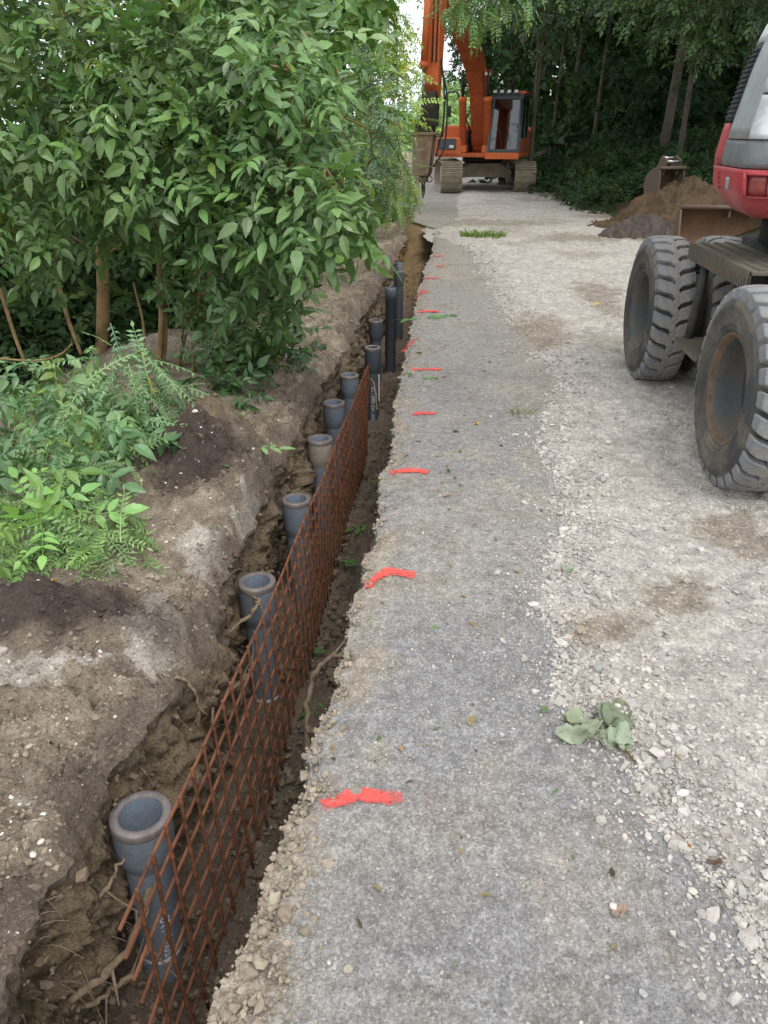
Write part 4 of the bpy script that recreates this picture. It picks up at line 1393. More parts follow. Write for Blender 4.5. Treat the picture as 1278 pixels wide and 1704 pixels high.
def rotm(ax, ay, az):
    return np.array(Matrix.Rotation(az, 3, 'Z') @ Matrix.Rotation(ay, 3, 'Y') @ Matrix.Rotation(ax, 3, 'X'))

def compound(rr_, pairs=2, llen=.4, lw=.45, droop=.25, spacing=.28, stalk=.22, rach_droop=.35, simple=False, taper=.8):
    """one pinnate leaf of unit length along +Y; per-vertex shade factor too"""
    Vs, Fs, Cs, n_ = [], [], [], 0
    def rp(t_):
        return np.array((0, t_, -rach_droop * t_ * t_))
    # stalk
    pts = [rp(x) for x in np.linspace(0, stalk + spacing * pairs, 5)]
    V, F = tube(pts, np.linspace(.012, .006, 5), 3, False)
    F = np.concatenate([np.stack([f[:, 0], f[:, 1], f[:, 2]], -1) for f in F] + [np.stack([f[:, 0], f[:, 2], f[:, 3]], -1) for f in F])
    Vs.append(V); Fs.append(F); Cs.append(np.full(len(V), 1.1)); n_ += len(V)
    mk = simple_leaf if simple else leaflet
    for k in range(pairs + 1):
        t_ = stalk + spacing * k
        for sx in ((-1, 1) if k < pairs else (0,)):
            l_ = llen * (1 if k < pairs else 1.15) * (taper if k == 0 else 1) * rr_.uniform(.85, 1.12)
            V, F = mk(l_, lw * rr_.uniform(.9, 1.1), rr_.uniform(.05, .2), droop * rr_.uniform(.4, 1.6))
            ang = -sx * math.radians(rr_.uniform(50, 75)) if sx else rr_.uniform(-.15, .15)
            M = rotm(rr_.uniform(-.45, .1), rr_.uniform(-.35, .35), ang)
            V = V @ M.T + rp(t_)
            Vs.append(V); Fs.append(F + n_); Cs.append(np.full(len(V), rr_.uniform(.8, 1.2))); n_ += len(V)
    return np.concatenate(Vs), np.concatenate(Fs), np.concatenate(Cs)

def sprig(rr_, n_leaf=7, llen=.34, lw=.6, spread=1.0):
    """a twig of unit length with alternate simple leaves"""
    Vs, Fs, Cs, c = [], [], [], 0
    pts = [(0.05 * math.sin(3 * x), x, -.2 * x * x) for x in np.linspace(0, .8, 4)]
    V, F = tube(pts, np.linspace(.012, .005, 4), 3, False)
    F = np.concatenate([f[:, [0, 1, 2]] for f in F] + [f[:, [0, 2, 3]] for f in F])
    Vs.append(V); Fs.append(F); Cs.append(np.full(len(V), .7)); c += len(V)
    for k in range(n_leaf):
        t_ = .15 + .7 * k / (n_leaf - 1)
        sx = 1 if k % 2 else -1
        V, F = simple_leaf(llen * rr_.uniform(.75, 1.2), lw, rr_.uniform(.05, .25), rr_.uniform(.0, .35))
        M = rotm(rr_.uniform(-.5, .3), rr_.uniform(-.5, .5), -sx * rr_.uniform(.5, 1.2) * spread if k < n_leaf - 1 else 0)
        V = V @ M.T + np.array((0.05 * math.sin(3 * t_), t_, -.2 * t_ * t_))
        Vs.append(V); Fs.append(F + c); Cs.append(np.full(len(V), rr_.uniform(.75, 1.25))); c += len(V)
    return np.concatenate(Vs), np.concatenate(Fs), np.concatenate(Cs)

tr = np.random.default_rng(99)
T_ELDER = [compound(tr, 2, .46, .46, .25, .25, .26, rach_droop=.35) for _ in range(5)] + [compound(tr, 3, .42, .42, .25, .2, .2, rach_droop=.4) for _ in range(3)]
T_ROBINIA = [compound(tr, 6, .17, .52, .12, .125, .12, .3, True, .9) for _ in range(5)]
T_VETCH = [compound(tr, 9, .15, .34, .1, .095, .06, .25, True, .95) for _ in range(5)]
T_SPRIG = [sprig(tr) for _ in range(6)]
T_WIDE = [sprig(tr, 9, .42, .62) for _ in range(5)]

def scatter(templates, P, D, Nn, S, colour, rr_, cvar=.22, hvar=.06):
    """join leaf templates at points P, pointing along D, facing Nn"""
    n_ = len(P)
    D = D / (np.linalg.norm(D, axis=1)[:, None] + 1e-9)
    X_ = np.cross(D, Nn)
    X_ = X_ / (np.linalg.norm(X_, axis=1)[:, None] + 1e-9)
    Z_ = np.cross(X_, D)
    which = rr_.integers(0, len(templates), n_)
    base = np.asarray(colour) if np.ndim(colour) == 2 else np.broadcast_to(np.asarray(colour), (n_, 3))
    yl = (rr_.uniform(0, 1, n_) < .06)[:, None]
    base = np.where(yl, base * np.array((1.7, 1.35, .8)), base)
    lc = base * (1 + cvar * rr_.uniform(-1, 1, (n_, 1))) * (1 + hvar * rr_.normal(size=(n_, 3)) * np.array((1.2, .4, .8)))
    Vs, Fs, Cs, off = [], [], [], 0
    for k, (TV, TF, TC) in enumerate(templates):
        i = np.where(which == k)[0]
        if len(i) == 0: continue
        W = (TV[None, :, 0, None] * X_[i][:, None] + TV[None, :, 1, None] * D[i][:, None] + TV[None, :, 2, None] * Z_[i][:, None]) * S[i][:, None, None] + P[i][:, None]
        Vs.append(W.reshape(-1, 3))
        Fs.append((TF[None] + (np.arange(len(i)) * len(TV))[:, None, None] + off).reshape(-1, 3))
        Cs.append(np.clip(lc[i][:, None, :] * TC[None, :, None], 0, 1).reshape(-1, 3))
        off += len(i) * len(TV)
    return np.concatenate(Vs), np.concatenate(Fs), np.concatenate(Cs), which

def cloud(clusters, rr_, size, svar=.36, droop=.35, shell=.25, up=.8, tocam=.15):
    P, D, Nn, S = [], [], [], []
    for (c, R, n_) in clusters:
        u = rr_.normal(size=(n_, 3))
        u /= np.linalg.norm(u, axis=1)[:, None]
        q = np.cbrt(rr_.uniform(shell, 1, n_)) * np.where(rr_.uniform(0, 1, n_) < .18, rr_.uniform(1, 1.4, n_), 1)
        R = np.array(R if np.ndim(R) else (R, R, R), float)
        P.append(np.array(c) + u * q[:, None] * R)
        D.append(u * .9 + .55 * rr_.normal(size=(n_, 3)) + np.array((0, 0, -droop)))
        Nn.append(np.array((0, -tocam, up)) + .55 * u + .35 * rr_.normal(size=(n_, 3)))
        S.append(size * (1 + svar * rr_.uniform(-1.5, 1, n_)))
    return np.concatenate(P), np.concatenate(D), np.concatenate(Nn), np.concatenate(S)

def shrub(name, label, cat, base, stems, clusters, templates, size, colour, seed, singles=0, group=None, mat='leaf', stem_mat='bark', tocam=.15, droop=.35, shell=.25, branch_r=.010, cvar=.32, branches=True):
    """stems: list of (points, radius); clusters: (centre, radius, leaf count)"""
    rr_ = np.random.default_rng(seed)
    root = empty(name, base)
    tag(root, label, cat, group)
    b0 = np.array(base)
    spts = []
    for (pts, r_) in stems:
        P = spline(pts, 16)
        MB().tube(P - b0, np.linspace(r_, r_ * .45, 16), 9).build('stem', MAT[stem_mat], root, True)
        spts.append(P)
    if branches:
        spts = np.concatenate(spts)
        for (c, R, n_) in clusters:
            c = np.array(c, float)
            d_ = np.linalg.norm(spts - c, axis=1) + .8 * np.clip(spts[:, 2] - c[2] + .1, 0, 9)
            a = spts[np.argmin(d_)]
            mid = (a + c) / 2 + np.array((0, 0, .12 * np.linalg.norm(a - c))) + rr_.normal(size=3) * .04
            P = spline([a, mid, c], 9)
            MB().tube(P - b0, np.linspace(branch_r * 1.3, branch_r * .5, 9), 6).build('branch', MAT[stem_mat], root, True)
    P, D, Nn, S = cloud(clusters, rr_, size, tocam=tocam, droop=droop, shell=shell)
    sel = np.zeros(len(P), bool)
    if singles:
        camp = np.array((0, 0, CAM_H))
        view = camp - P
        dist = np.linalg.norm(view, axis=1)
        # in the picture, and on the side of the foliage that faces the camera
        f_ = np.array((-math.sin(YAW) * math.cos(PITCH), math.cos(YAW) * math.cos(PITCH), -math.sin(PITCH)))
        rt = np.array((math.cos(YAW), math.sin(YAW), 0))
        up_ = np.cross(rt, f_)
        dz = -view @ f_
        inside = (np.abs(-view @ rt) / dz < .49) & (np.abs(-view @ up_) / dz < .65) & (dz > 0)
        sc_ = S / dist + .25 * rr_.uniform(0, 1, len(P)) * S / dist
        cen = np.concatenate([np.repeat(np.array(c)[None], n_, 0) for c, R, n_ in clusters])
        front = np.einsum('ij,ij->i', P - cen, view) > 0
        sc_ = np.where(inside & front, sc_, -1)
        order = np.argsort(-sc_)[:singles]
        sel[order[sc_[order] > 0]] = True
    if (~sel).any():
        V, F, cc, _ = scatter(templates, P[~sel], D[~sel], Nn[~sel], S[~sel], colour, rr_, cvar)
        o = link('foliage', data_mesh('foliage', V - b0, F, MAT[mat], cc, False), root)
        o['kind'] = 'stuff'
    if sel.any():
        lm = []
        for (TV, TF, TC) in templates:
            for _ in range(2):
                c_ = np.clip(np.asarray(colour) * rr_.uniform(.8, 1.2) * (1 + .05 * rr_.normal(size=3)) * TC[:, None], 0, 1)
                lm.append(data_mesh('leaf', TV, TF, MAT[mat], c_, False))
        for i in np.where(sel)[0]:
            d_ = Vector(D[i]).normalized()
            x_ = d_.cross(Vector(Nn[i])).normalized()
            z_ = x_.cross(d_)
            M = Matrix((x_, d_, z_)).transposed().to_4x4()
            o = link('leaf', lm[rr_.integers(0, len(lm))], root)
            o.matrix_local = Matrix.Translation(Vector(P[i] - b0)) @ M @ Matrix.Scale(float(S[i]), 4)
    return root

def CL(u, v, Y, R, n_):
    return (at(u, v, Y), R, n_)

ELD = lin('6b8a4f')
# --- big elder at the left: tall trunk, clumps of leaves
b = (-3.28, 6.75, -.55)
tr_pts = [b, at(172, 480, 6.75), at(160, 330, 6.8), at(140, 180, 6.9), at(112, 60, 7.0), at(85, -180, 7.2)]
cl = []
for (u, v, Y, R, n_) in ((40, 60, 5.6, .42, 46), (150, 120, 5.4, .40, 46), (60, 200, 5.4, .42, 50), (180, 250, 5.3, .40, 50), (270, 60, 5.6, .42, 48), (250, 170, 5.2, .36, 46), (330, 130, 5.4, .36, 42),
                         (100, 320, 5.5, .36, 40), (20, 330, 5.6, .36, 36), (230, 330, 5.4, .33, 34), (300, 260, 5.1, .34, 40), (350, 320, 5.2, .3, 32), (400, 60, 5.9, .40, 44), (380, 220, 5.2, .34, 40),
                         (20, -60, 6.0, .5, 40), (180, -70, 6.0, .5, 46), (330, -60, 6.0, .5, 46), (100, -200, 6.6, .7, 50), (300, -220, 6.6, .7, 50), (-120, 120, 5.6, .6, 40), (-120, 330, 5.6, .5, 30), (60, 410, 5.9, .26, 18), (290, 410, 5.6, .26, 18)):
    cl.append(CL(u, v, Y, R * .92, int(n_ * 2.0)))
shrub('elder_tree', "large elder on the left with a straight brown trunk and broad dull green leaves", 'tree', b, [(tr_pts, .062)], cl, T_ELDER, .215, ELD, 301, 290, mat='leaf')
# --- elder bush with several thin stems, right of the trunk
b = (-2.42, 5.75, -.35)
st_ = [([b, at(268, 560, 5.75), at(262, 400, 5.8), at(255, 250, 5.9)], .028), ([(b[0] + .04, b[1] + .05, b[2]), at(275, 560, 5.8), at(268, 400, 5.85), at(280, 240, 6.0)], .022),
       ([(b[0] + .14, b[1] + .1, b[2]), at(303, 580, 5.8), at(325, 470, 5.7), at(345, 380, 5.6)], .020), ([(b[0] - .1, b[1], b[2]), at(240, 560, 5.9), at(222, 470, 6.0)], .014), ([(b[0] + .2, b[1] + .1, b[2]), at(320, 620, 5.7), at(318, 560, 5.8)], .010)]
cl = [CL(*a) for a in ((420, 320, 5.1, .32, 80), (460, 390, 5.1, .28, 70), (400, 430, 5.2, .26, 56), (370, 420, 5.4, .22, 36), (420, 490, 5.5, .24, 48), (460, 460, 5.4, .22, 44), (360, 530, 5.6, .2, 36), (400, 560, 5.7, .2, 40), (360, 590, 5.8, .16, 30), (440, 240, 5.2, .30, 60), (455, 520, 6.0, .18, 30), (330, 490, 5.9, .18, 20), (430, 560, 6.0, .18, 34))]
shrub('elder_bush', "leafy elder bush with several thin stems in front of the trunk's right", 'bush', b, st_, cl, T_ELDER, .185, lin('5e7d4a'), 302, 220)
# --- long arching branch over the trench edge
b = (-2.9, 7.4, -.5)
st_ = [([b, at(400, 250, 6.8), at(440, 90, 6.0), at(490, 120, 5.4)], .03), ([b, at(420, 330, 6.4), at(480, 320, 5.2), at(560, 310, 4.8)], .022)]
cl = [CL(*a) for a in ((430, 110, 5.0, .24, 34), (470, 140, 4.9, .22, 34), (510, 170, 5.0, .18, 22), (490, 280, 4.8, .22, 32), (540, 310, 4.7, .20, 30), (570, 350, 4.7, .15, 20), (520, 370, 4.7, .18, 26), (470, 340, 4.8, .20, 28), (530, 410, 4.8, .13, 16), (450, 60, 5.3, .28, 36), (520, 60, 5.8, .28, 34), (592, 335, 4.8, .09, 9), (430, 170, 5.0, .24, 32), (575, 385, 4.8, .08, 8))]
shrub('overhanging_branch', "long leafy branch reaching over the bank towards the far pipes", 'branch', b, st_, cl, T_ELDER, .225, lin('6c8d54'), 303, 150, droop=.6)
# --- bluish small-leaved shrub behind
b = (-2.3, 10.0, -.5)
st_ = [([b, at(560, 330, 10), at(570, 200, 10), at(560, 100, 10)], .03), ([b, at(600, 300, 9.8), at(620, 220, 9.6)], .02)]
cl = [CL(*a) for a in ((560, 200, 9.2, .42, 60), (610, 220, 9.2, .36, 54), (590, 270, 9.0, .36, 54), (630, 270, 9.3, .30, 40), (540, 270, 9.0, .4, 50), (610, 170, 9.6, .34, 40), (560, 130, 9.6, .4, 44), (620, 320, 9.4, .3, 36), (570, 340, 9.2, .36, 40), (640, 230, 9.6, .24, 24))]
shrub('briar_bush', "bush with small bluish-green leaflets between elder and hanging light-green plants", 'bush', b, st_, cl, T_ROBINIA, .24, lin('62805c'), 304, 60, droop=.2)
# --- drooping light green plants beside the hammer
b = (-1.75, 14.5, -.3)
st_ = [([b, at(640, 260, 14.5), at(650, 180, 14.2), at(668, 215, 13.8)], .025)]
cl = [CL(*a) for a in ((630, 215, 13.8, (.38, .4, .45), 60), (650, 250, 13.6, (.24, .4, .45), 56), (620, 280, 13.4, (.4, .4, .45), 54), (656, 285, 13.6, (.18, .3, .35), 40), (630, 310, 13.6, (.36, .4, .25), 44), (672, 285, 14.2, (.10, .2, .25), 16), (684, 302, 14.6, (.12, .2, .25), 26), (680, 330, 14.8, (.16, .2, .14), 24), (640, 330, 14.0, (.28, .4, .16), 40))]
shrub('wilting_bush', "drooping light yellow-green bush hanging beside the digger's hammer", 'bush', b, st_, cl, T_VETCH, .36, lin('8aa562'), 305, 50, droop=1.6)
# --- light green trees behind
b = (-3.4, 16.5, -.5)
st_ = [([b, at(600, 120, 16.5), at(610, -100, 16.5)], .08), ([b, at(640, 150, 16.2), at(660, 30, 16)], .05)]
cl = []
rr0 = np.random.default_rng(12)
for k in range(26):
    cl.append(CL(rr0.uniform(480, 655), rr0.uniform(-120, 200), rr0.uniform(14.8, 17), rr0.uniform(.42, .62), 64))
shrub('locust_tree', "bright yellow-green feathery tree left of the orange digger's arm", 'tree', b, st_, cl, T_ROBINIA, .42, lin('8aa850'), 306, 60, stem_mat='bark_grey')
b = (-5.5, 12.5, -.6)
st_ = [([b, at(420, 150, 12.5), at(430, -150, 12.5)], .09)]
cl = []
for k in range(26):
    cl.append(CL(rr0.uniform(330, 560), rr0.uniform(-200, 160), rr0.uniform(11, 13.5), rr0.uniform(.45, .75), 44))
shrub('maple_tree', "mid-green tree standing behind the elder at the top of the picture", 'tree', b, st_, cl, T_SPRIG, .5, lin('6d9148'), 307, 0, stem_mat='bark_grey')
# --- branch of feathery leaves hanging in front of the boom, from a tree on the left
b = (-2.2, 19.6, -.3)
st_ = [([b, (-2.0, 19.2, 4.0), (-1.4, 18.4, 6.4), (-.3, 17.4, 6.4), at(760, -60, 17.0)], .07), ([(-.3, 17.4, 6.4), at(800, -30, 16.5), at(860, 0, 16.4)], .03)]
cl = [CL(*a) for a in ((755, -8, 17, .35, 40), (775, 5, 16.6, .32, 44), (793, 32, 16.4, .20, 26), (825, -2, 16.4, .3, 40), (855, -15, 16.5, .4, 40), (742, 12, 16.8, .12, 12), (780, -80, 17, .8, 70), (860, -100, 17, .9, 70), (690, -110, 17.5, .8, 60), (640, 60, 17.6, .4, 36), (655, 110, 17.6, .25, 26))]
shrub('ash_tree', "feathery green branches hanging over the top of the orange boom", 'tree', b, st_, cl, T_ROBINIA, .36, lin('6f9258'), 308, 40, stem_mat='bark_grey', droop=.9)
# --- dark thicket filling in behind
rr0 = np.random.default_rng(31)
cl = []
for k in range(70):
    Y = rr0.uniform(7.5, 14)
    p = at(rr0.uniform(-160, 640), rr0.uniform(-60, 560), Y)
    if p[2] < -.7 or p[0] > -2.0 - .02 * Y: continue
    cl.append((p, rr0.uniform(.5, .8), 46))
for k in range(80):
    cl.append((at(rr0.uniform(-120, 470), rr0.uniform(380, 600), rr0.uniform(7.4, 9.5)), rr0.uniform(.3, .5), 40))
for k in range(60):
    cl.append((at(rr0.uniform(-80, 340), rr0.uniform(535, 600), rr0.uniform(6.9, 8.0)), rr0.uniform(.22, .34), 36))
cl = [c_ for c_ in cl if c_[0][0] < -2.1 and c_[0][2] > -1.0]
for k in range(60):
    cl.append(((rr0.uniform(-14, -3.5), rr0.uniform(10, 24), rr0.uniform(-.5, 6)), rr0.uniform(.8, 1.3), 40))
P, D, Nn, S = cloud(cl, rr0, .36)
V, F, cc, _ = scatter(T_SPRIG, P, D, Nn, S, lin('3c5630'), rr0, .3)
tag(link('thicket', data_mesh('thicket', V, F, MAT['leaf_dull'], cc, False)), "dark green thicket behind the elders", None, kind='stuff')

# slanting thin stems in the dark under the elder
for (pts, r_, lb) in (([(0, 480, 6.2), (25, 560, 6.1), (45, 610, 6.0)], .018, "thin pale stem leaning at the left picture edge under the elder"),
                      ([(85, 420, 6.6), (110, 520, 6.5), (135, 590, 6.4)], .022, "slanting brown stem left of the straight trunk"),
                      ([(0, 597, 5.0), (60, 600, 5.0), (100, 590, 5.0), (120, 572, 5.0)], .008, "bent reddish twig lying low in front of the dark thicket")):
    P = spline([at(*a) for a in pts], 14)
    ext = P[0 if P[0][2] < P[-1][2] else -1].copy()
    o = MB().tube(P, np.linspace(r_, r_ * .7, 14), 8).build('stem', MAT['bark'], None, True)
    o.name = 'bare_stem'
    tag(o, lb, 'stem')

# ------------------------------------------------------------------ cut greenery lying on the bank
def bank_z(x, y):
    el = float(edge_l(np.array([y]))[0])
    d_ = el - x
    return float(bank_edge_z(np.array(y)) + bank_h(np.array([x]), np.array([y]), np.array([d_]))[0])

def pile_of_cuttings(name, label, cl, templates, size, colour, seed, singles=60, droop=.9, mat='leaf'):
    p0 = np.array(cl[0][0])
    b = (p0[0], p0[1], bank_z(p0[0], p0[1]))
    return shrub(name, label, 'cuttings', b, [], cl, templates, size, colour, seed, singles, "cut greenery heaped on the bank", branches=False, droop=droop, mat=mat, tocam=.3)
def CB_(u, v, zoff, R, n_, zb=-.25):
    p = atz(u, v, zb)
    p = atz(u, v, bank_z(p[0], p[1]) + zoff)
    return ((p[0], p[1], bank_z(p[0], p[1]) + zoff), R, n_)
pile_of_cuttings('leafy_cuttings', "heap of cut elder branches with broad leaves at the left edge", [CB_(*a) for a in ((60, 710, .20, (.4, .35, .16), 90), (140, 740, .20, (.34, .35, .18), 90), (30, 790, .16, (.3, .25, .16), 60), (180, 690, .18, (.28, .3, .14), 60), (90, 670, .22, (.35, .35, .16), 60), (20, 660, .2, (.35, .35, .16), 50))], T_ELDER, .185, lin('688a5c'), 401, 190, .8)
pile_of_cuttings('vetch_cuttings', "low mat of cut fine-leaved greenery spilling onto dark soil", [CB_(*a) for a in ((150, 880, .09, (.20, .22, .09), 70), (190, 920, .06, (.16, .16, .07), 50), (110, 840, .12, (.25, .25, .12), 70), (200, 810, .10, (.18, .2, .10), 54), (60, 860, .12, (.25, .25, .14), 60), (180, 765, .12, (.18, .2, .12), 50))], T_VETCH, .22, lin('7c9c60'), 402, 150, .8)
pile_of_cuttings('feathery_cuttings', "pale feathery cut branches heaped against the brown trunk", [CB_(*a) for a in ((205, 650, .35, (.28, .3, .28), 80), (235, 690, .22, (.24, .25, .2), 60), (240, 730, .12, (.2, .2, .14), 44))], T_VETCH, .30, lin('86a878'), 403, 90, 1.2)
pile_of_cuttings('bright_seedlings', "bright light-green sprouts at the lower left edge of the greenery", [CB_(*a) for a in ((30, 900, .10, (.22, .12, .1), 22), (60, 850, .16, (.2, .14, .12), 20), (20, 830, .18, (.2, .16, .14), 20))], T_ELDER, .17, lin('7ea556'), 404, 40, .2)
pile_of_cuttings('low_weeds', "low dark weeds at the foot of the elder bush beside the bank", [CB_(*a) for a in ((400, 620, .10, (.22, .3, .14), 40), (450, 600, .08, (.2, .3, .12), 36), (360, 650, .10, (.18, .25, .14), 30), (480, 560, .10, (.2, .4, .14), 36))], T_ELDER, .18, lin('44683c'), 405, 40, .3)

# ------------------------------------------------------------------ forest on the right
FOR = lin('3c5632')
def fz_(x, y):
    return float(forest_z(np.array([x]), np.array([y]))[0])
def forest_tree(label, u, v, Y, r_, height, cl, size=.55, colour=FOR, seed=1, lean=0.0, singles=0, templates=None):
    p = at(u, v, Y)
    b = (p[0], Y, fz_(p[0], Y) - .1)
    top = (b[0] + lean * height, Y + .2, b[2] + height)
    mid = ((b[0] + top[0]) / 2 + .05, Y, (b[2] + top[2]) / 2)
    return shrub('forest_tree', label, 'tree', b, [([b, mid, top], r_)], cl, templates or T_SPRIG, size, colour, seed, singles, 'trees of the dark forest', stem_mat='bark_grey', mat='leaf_dull', branch_r=.03)
rr0 = np.random.default_rng(77)
def crown(x, y, z0, z1, rad, k, n_=40):
    return [((x + rr0.normal() * rad * .6, y + rr0.normal() * rad * .6, rr0.uniform(z0, z1)), (rr0.uniform(.8, 1.3), rr0.uniform(.8, 1.3), rr0.uniform(.3, .6)), n_) for _ in range(k)]
specs = [
    ("tall pale trunk right of the orange cab, the thicker of a pair", 941, 232, 31, .11, 13, .05),
    ("slim pale trunk just left of the thicker one behind orange cab", 918, 225, 32, .08, 13, .03),
    ("thick ivy-clad trunk rising behind the heap and its bucket", 1100, 270, 23, .13, 12, .03),
    ("thin bare trunk directly behind the orange cab's roof", 887, 232, 30, .045, 11, .01),
    ("dark slim trunk between the pale pair and the thick trunk", 985, 250, 29, .075, 12, .02),
    ("dark trunk in the gap left of the thick trunk", 1050, 250, 33, .08, 13, .01),
    ("grey trunk high behind the white hood", 1225, 170, 27, .10, 12, .04),
    ("dark trunk between thick trunk and white hood", 1172, 215, 30, .09, 12, .0),
    ("slim dark trunk right of the thick trunk above the heap", 1140, 230, 34, .06, 12, .02),
    ("slender shaded trunk deep in the forest left of the pale pair", 862, 220, 36, .06, 12, .01),
]
for k, (lb, u, v, Y, r_, h_, ln) in enumerate(specs):
    p = at(u, v, Y)
    z = fz_(p[0], Y)
    forest_tree(lb, u, v, Y, r_, h_, crown(p[0] + .6, Y - .5, z + 4.6, z + 10, 2.0, 9, 60), .5, FOR, 500 + k, ln)
# layered sprays hanging out of the forest edge
def spray_tree(label, u, v, Y, cl, seed, colour):
    cl = [((c_[0], c_[1], c_[2] + .35), R, int(n_ * 1.5)) for c_, R, n_ in cl]
    p = at(u, v, Y)
    b = (p[0], Y, fz_(p[0], Y) - .1)
    top = (p[0], Y + .3, b[2] + 8)
    return shrub('edge_tree', label, 'tree', b, [([b, ((b[0] + top[0]) / 2, Y, 4), top], .07)], cl, T_SPRIG, .32, colour, seed, 80, 'trees at the forest edge', stem_mat='bark_grey', mat='leaf', branch_r=.02)
F_ = .16
spray_tree("forest-edge tree with light layered sprays in front of the thick trunk", 1130, 260, 20.5, [CL(u, v, Y, (R, R, .22 * R + .12), n_) for (u, v, Y, R, n_) in ((1050, 30, 18.5, .7, 40), (1110, 50, 18, .8, 46), (1150, 20, 18, .8, 46), (1180, 95, 17.5, .5, 30), (1165, 120, 17.5, .4, 22), (1080, 80, 18.5, .5, 26), (1200, 40, 18, .7, 36), (1130, 0, 18, .9, 46), (1060, -40, 18.5, .9, 46), (1190, -40, 18, .9, 46))], 601, lin('587444'))
spray_tree("forest-edge tree with dark sprays above the orange cab", 885, 240, 24.5, [CL(u, v, Y, (R, R, .22 * R + .12), n_) for (u, v, Y, R, n_) in ((900, 30, 22, .9, 50), (940, 60, 22, .8, 44), (880, 70, 22.5, .7, 36), (960, 20, 22, .9, 50), (920, 100, 22.5, .6, 28), (1000, 45, 21, .7, 34), (1020, 10, 21, .8, 36), (850, 15, 23, .6, 26), (890, -40, 22, 1.0, 50), (980, -50, 22, 1.0, 50))], 602, lin('425f38'))
spray_tree("forest-edge tree with sprays at the top right corner above the hood", 1262, 120, 19, [CL(u, v, Y, (R, R, .22 * R + .12), n_) for (u, v, Y, R, n_) in ((1250, 20, 16.5, .6, 36), (1270, 60, 16.5, .4, 20), (1290, -10, 16.5, .8, 40), (1230, -20, 16.5, .8, 40), (1300, 90, 16.5, .5, 24))], 603, lin('506a42'))

# spruce bough seen behind the boom, against the sky
rr1 = np.random.default_rng(61)
cl = [CL(u, v, Y, (R, R * .8, .14), n_) for (u, v, Y, R, n_) in ((770, 120, 33, .5, 30), (790, 100, 33, .7, 40), (760, 45, 34, .5, 26), (785, 60, 33, .8, 46), (775, 85, 34, .6, 30), (800, 20, 33, .9, 50), (760, 5, 34, .6, 30), (800, 140, 33, .6, 36), (830, 120, 33, 1.0, 46), (830, 60, 33, 1.0, 46), (830, 180, 33, 1.0, 46))]
p = at(845, 235, 34)
shrub('spruce_tree', "dark conifer with layered boughs behind the orange boom against the sky", 'tree', (p[0], 34, -.1), [([(p[0], 34, -.1), (p[0], 34, 5), (p[0], 34, 11)], .16)], [(c_, R, n_ * 2) for c_, R, n_ in cl], T_SPRIG, .34, lin('33502f'), 604, 0, stem_mat='bark_grey', mat='leaf_dull', branch_r=.02)

# the mass of the forest: undergrowth, and foliage deep inside and overhead
cl = []
for k in range(260):
    Y = rr0.uniform(14, 34)
    x = pl(Y, [8, 13.5, 16, 22, 30, 45], [4.9, 4.4, 3.2, 2.6, 2.3, 1.9]) + abs(rr0.normal()) * 3.0
    if 13.5 < Y < 17.6 and x < 6.2: continue
    cl.append(((x, Y, fz_(x, Y) + .18), (.5, .5, .22), 40))
for k in range(46):
    Y = rr0.uniform(22, 32)
    x = pl(Y, [16, 22, 30], [4.6, 4.0, 3.4]) + rr0.uniform(0, 7)
    cl.append(((x, Y, fz_(x, Y) + rr0.uniform(.3, 3.0)), (.7, .7, .4), 60))
P, D, Nn, S = cloud(cl, rr0, .27)
V, F, cc, _ = scatter(T_SPRIG, P, D, Nn, S, lin('304a29'), rr0, .3)
tag(link('undergrowth', data_mesh('undergrowth', V, F, MAT['leaf_dull'], cc, False)), "dark green undergrowth covering the forest slope", None, kind='stuff')
T_BIG = [(a[12:], b[24:] - 12, c_[12:]) for a, b, c_ in (sprig(tr, 7, .42, .75) for _ in range(4))]
cl = []
for k in range(340):
    Y = rr0.uniform(27, 52)
    x = max(1.4 + .02 * (Y - 30), 0) + rr0.uniform(0, 1) ** .9 * 28
    z = fz_(x, Y) + rr0.uniform(0, 1) ** .8 * 14
    cl.append(((x, Y, z), (1.5, 1.5, .8), 44))
for k in range(300):
    Y = rr0.uniform(42, 62)
    x = 2.2 + .03 * (Y - 42) + rr0.uniform(0, 1) * 34
    cl.append(((x, Y, fz_(x, Y) + rr0.uniform(-.5, 9)), (2.0, 1.5, 1.2), 44))
for k in range(330):  # canopy out of view overhead, added to shade the forest below
    Y = rr0.uniform(13, 40)
    x = pl(Y, [8, 13.5, 16, 22, 30, 45], [6.5, 5.2, 4.6, 3.6, 3.2, 2.5]) + rr0.uniform(0, 1) * 12
    cl.append(((x, Y, fz_(x, Y) + rr0.uniform(6.5, 13)), (1.6, 1.6, .8), 30))
P, D, Nn, S = cloud(cl, rr0, .95)
V, F, cc, _ = scatter(T_BIG, P, D, Nn, S, lin('2b4324'), rr0, .35)
tag(link('forest', data_mesh('forest', V, F, MAT['leaf_dull'], cc, False)), "deep dark forest foliage filling the right background", None, kind='stuff')

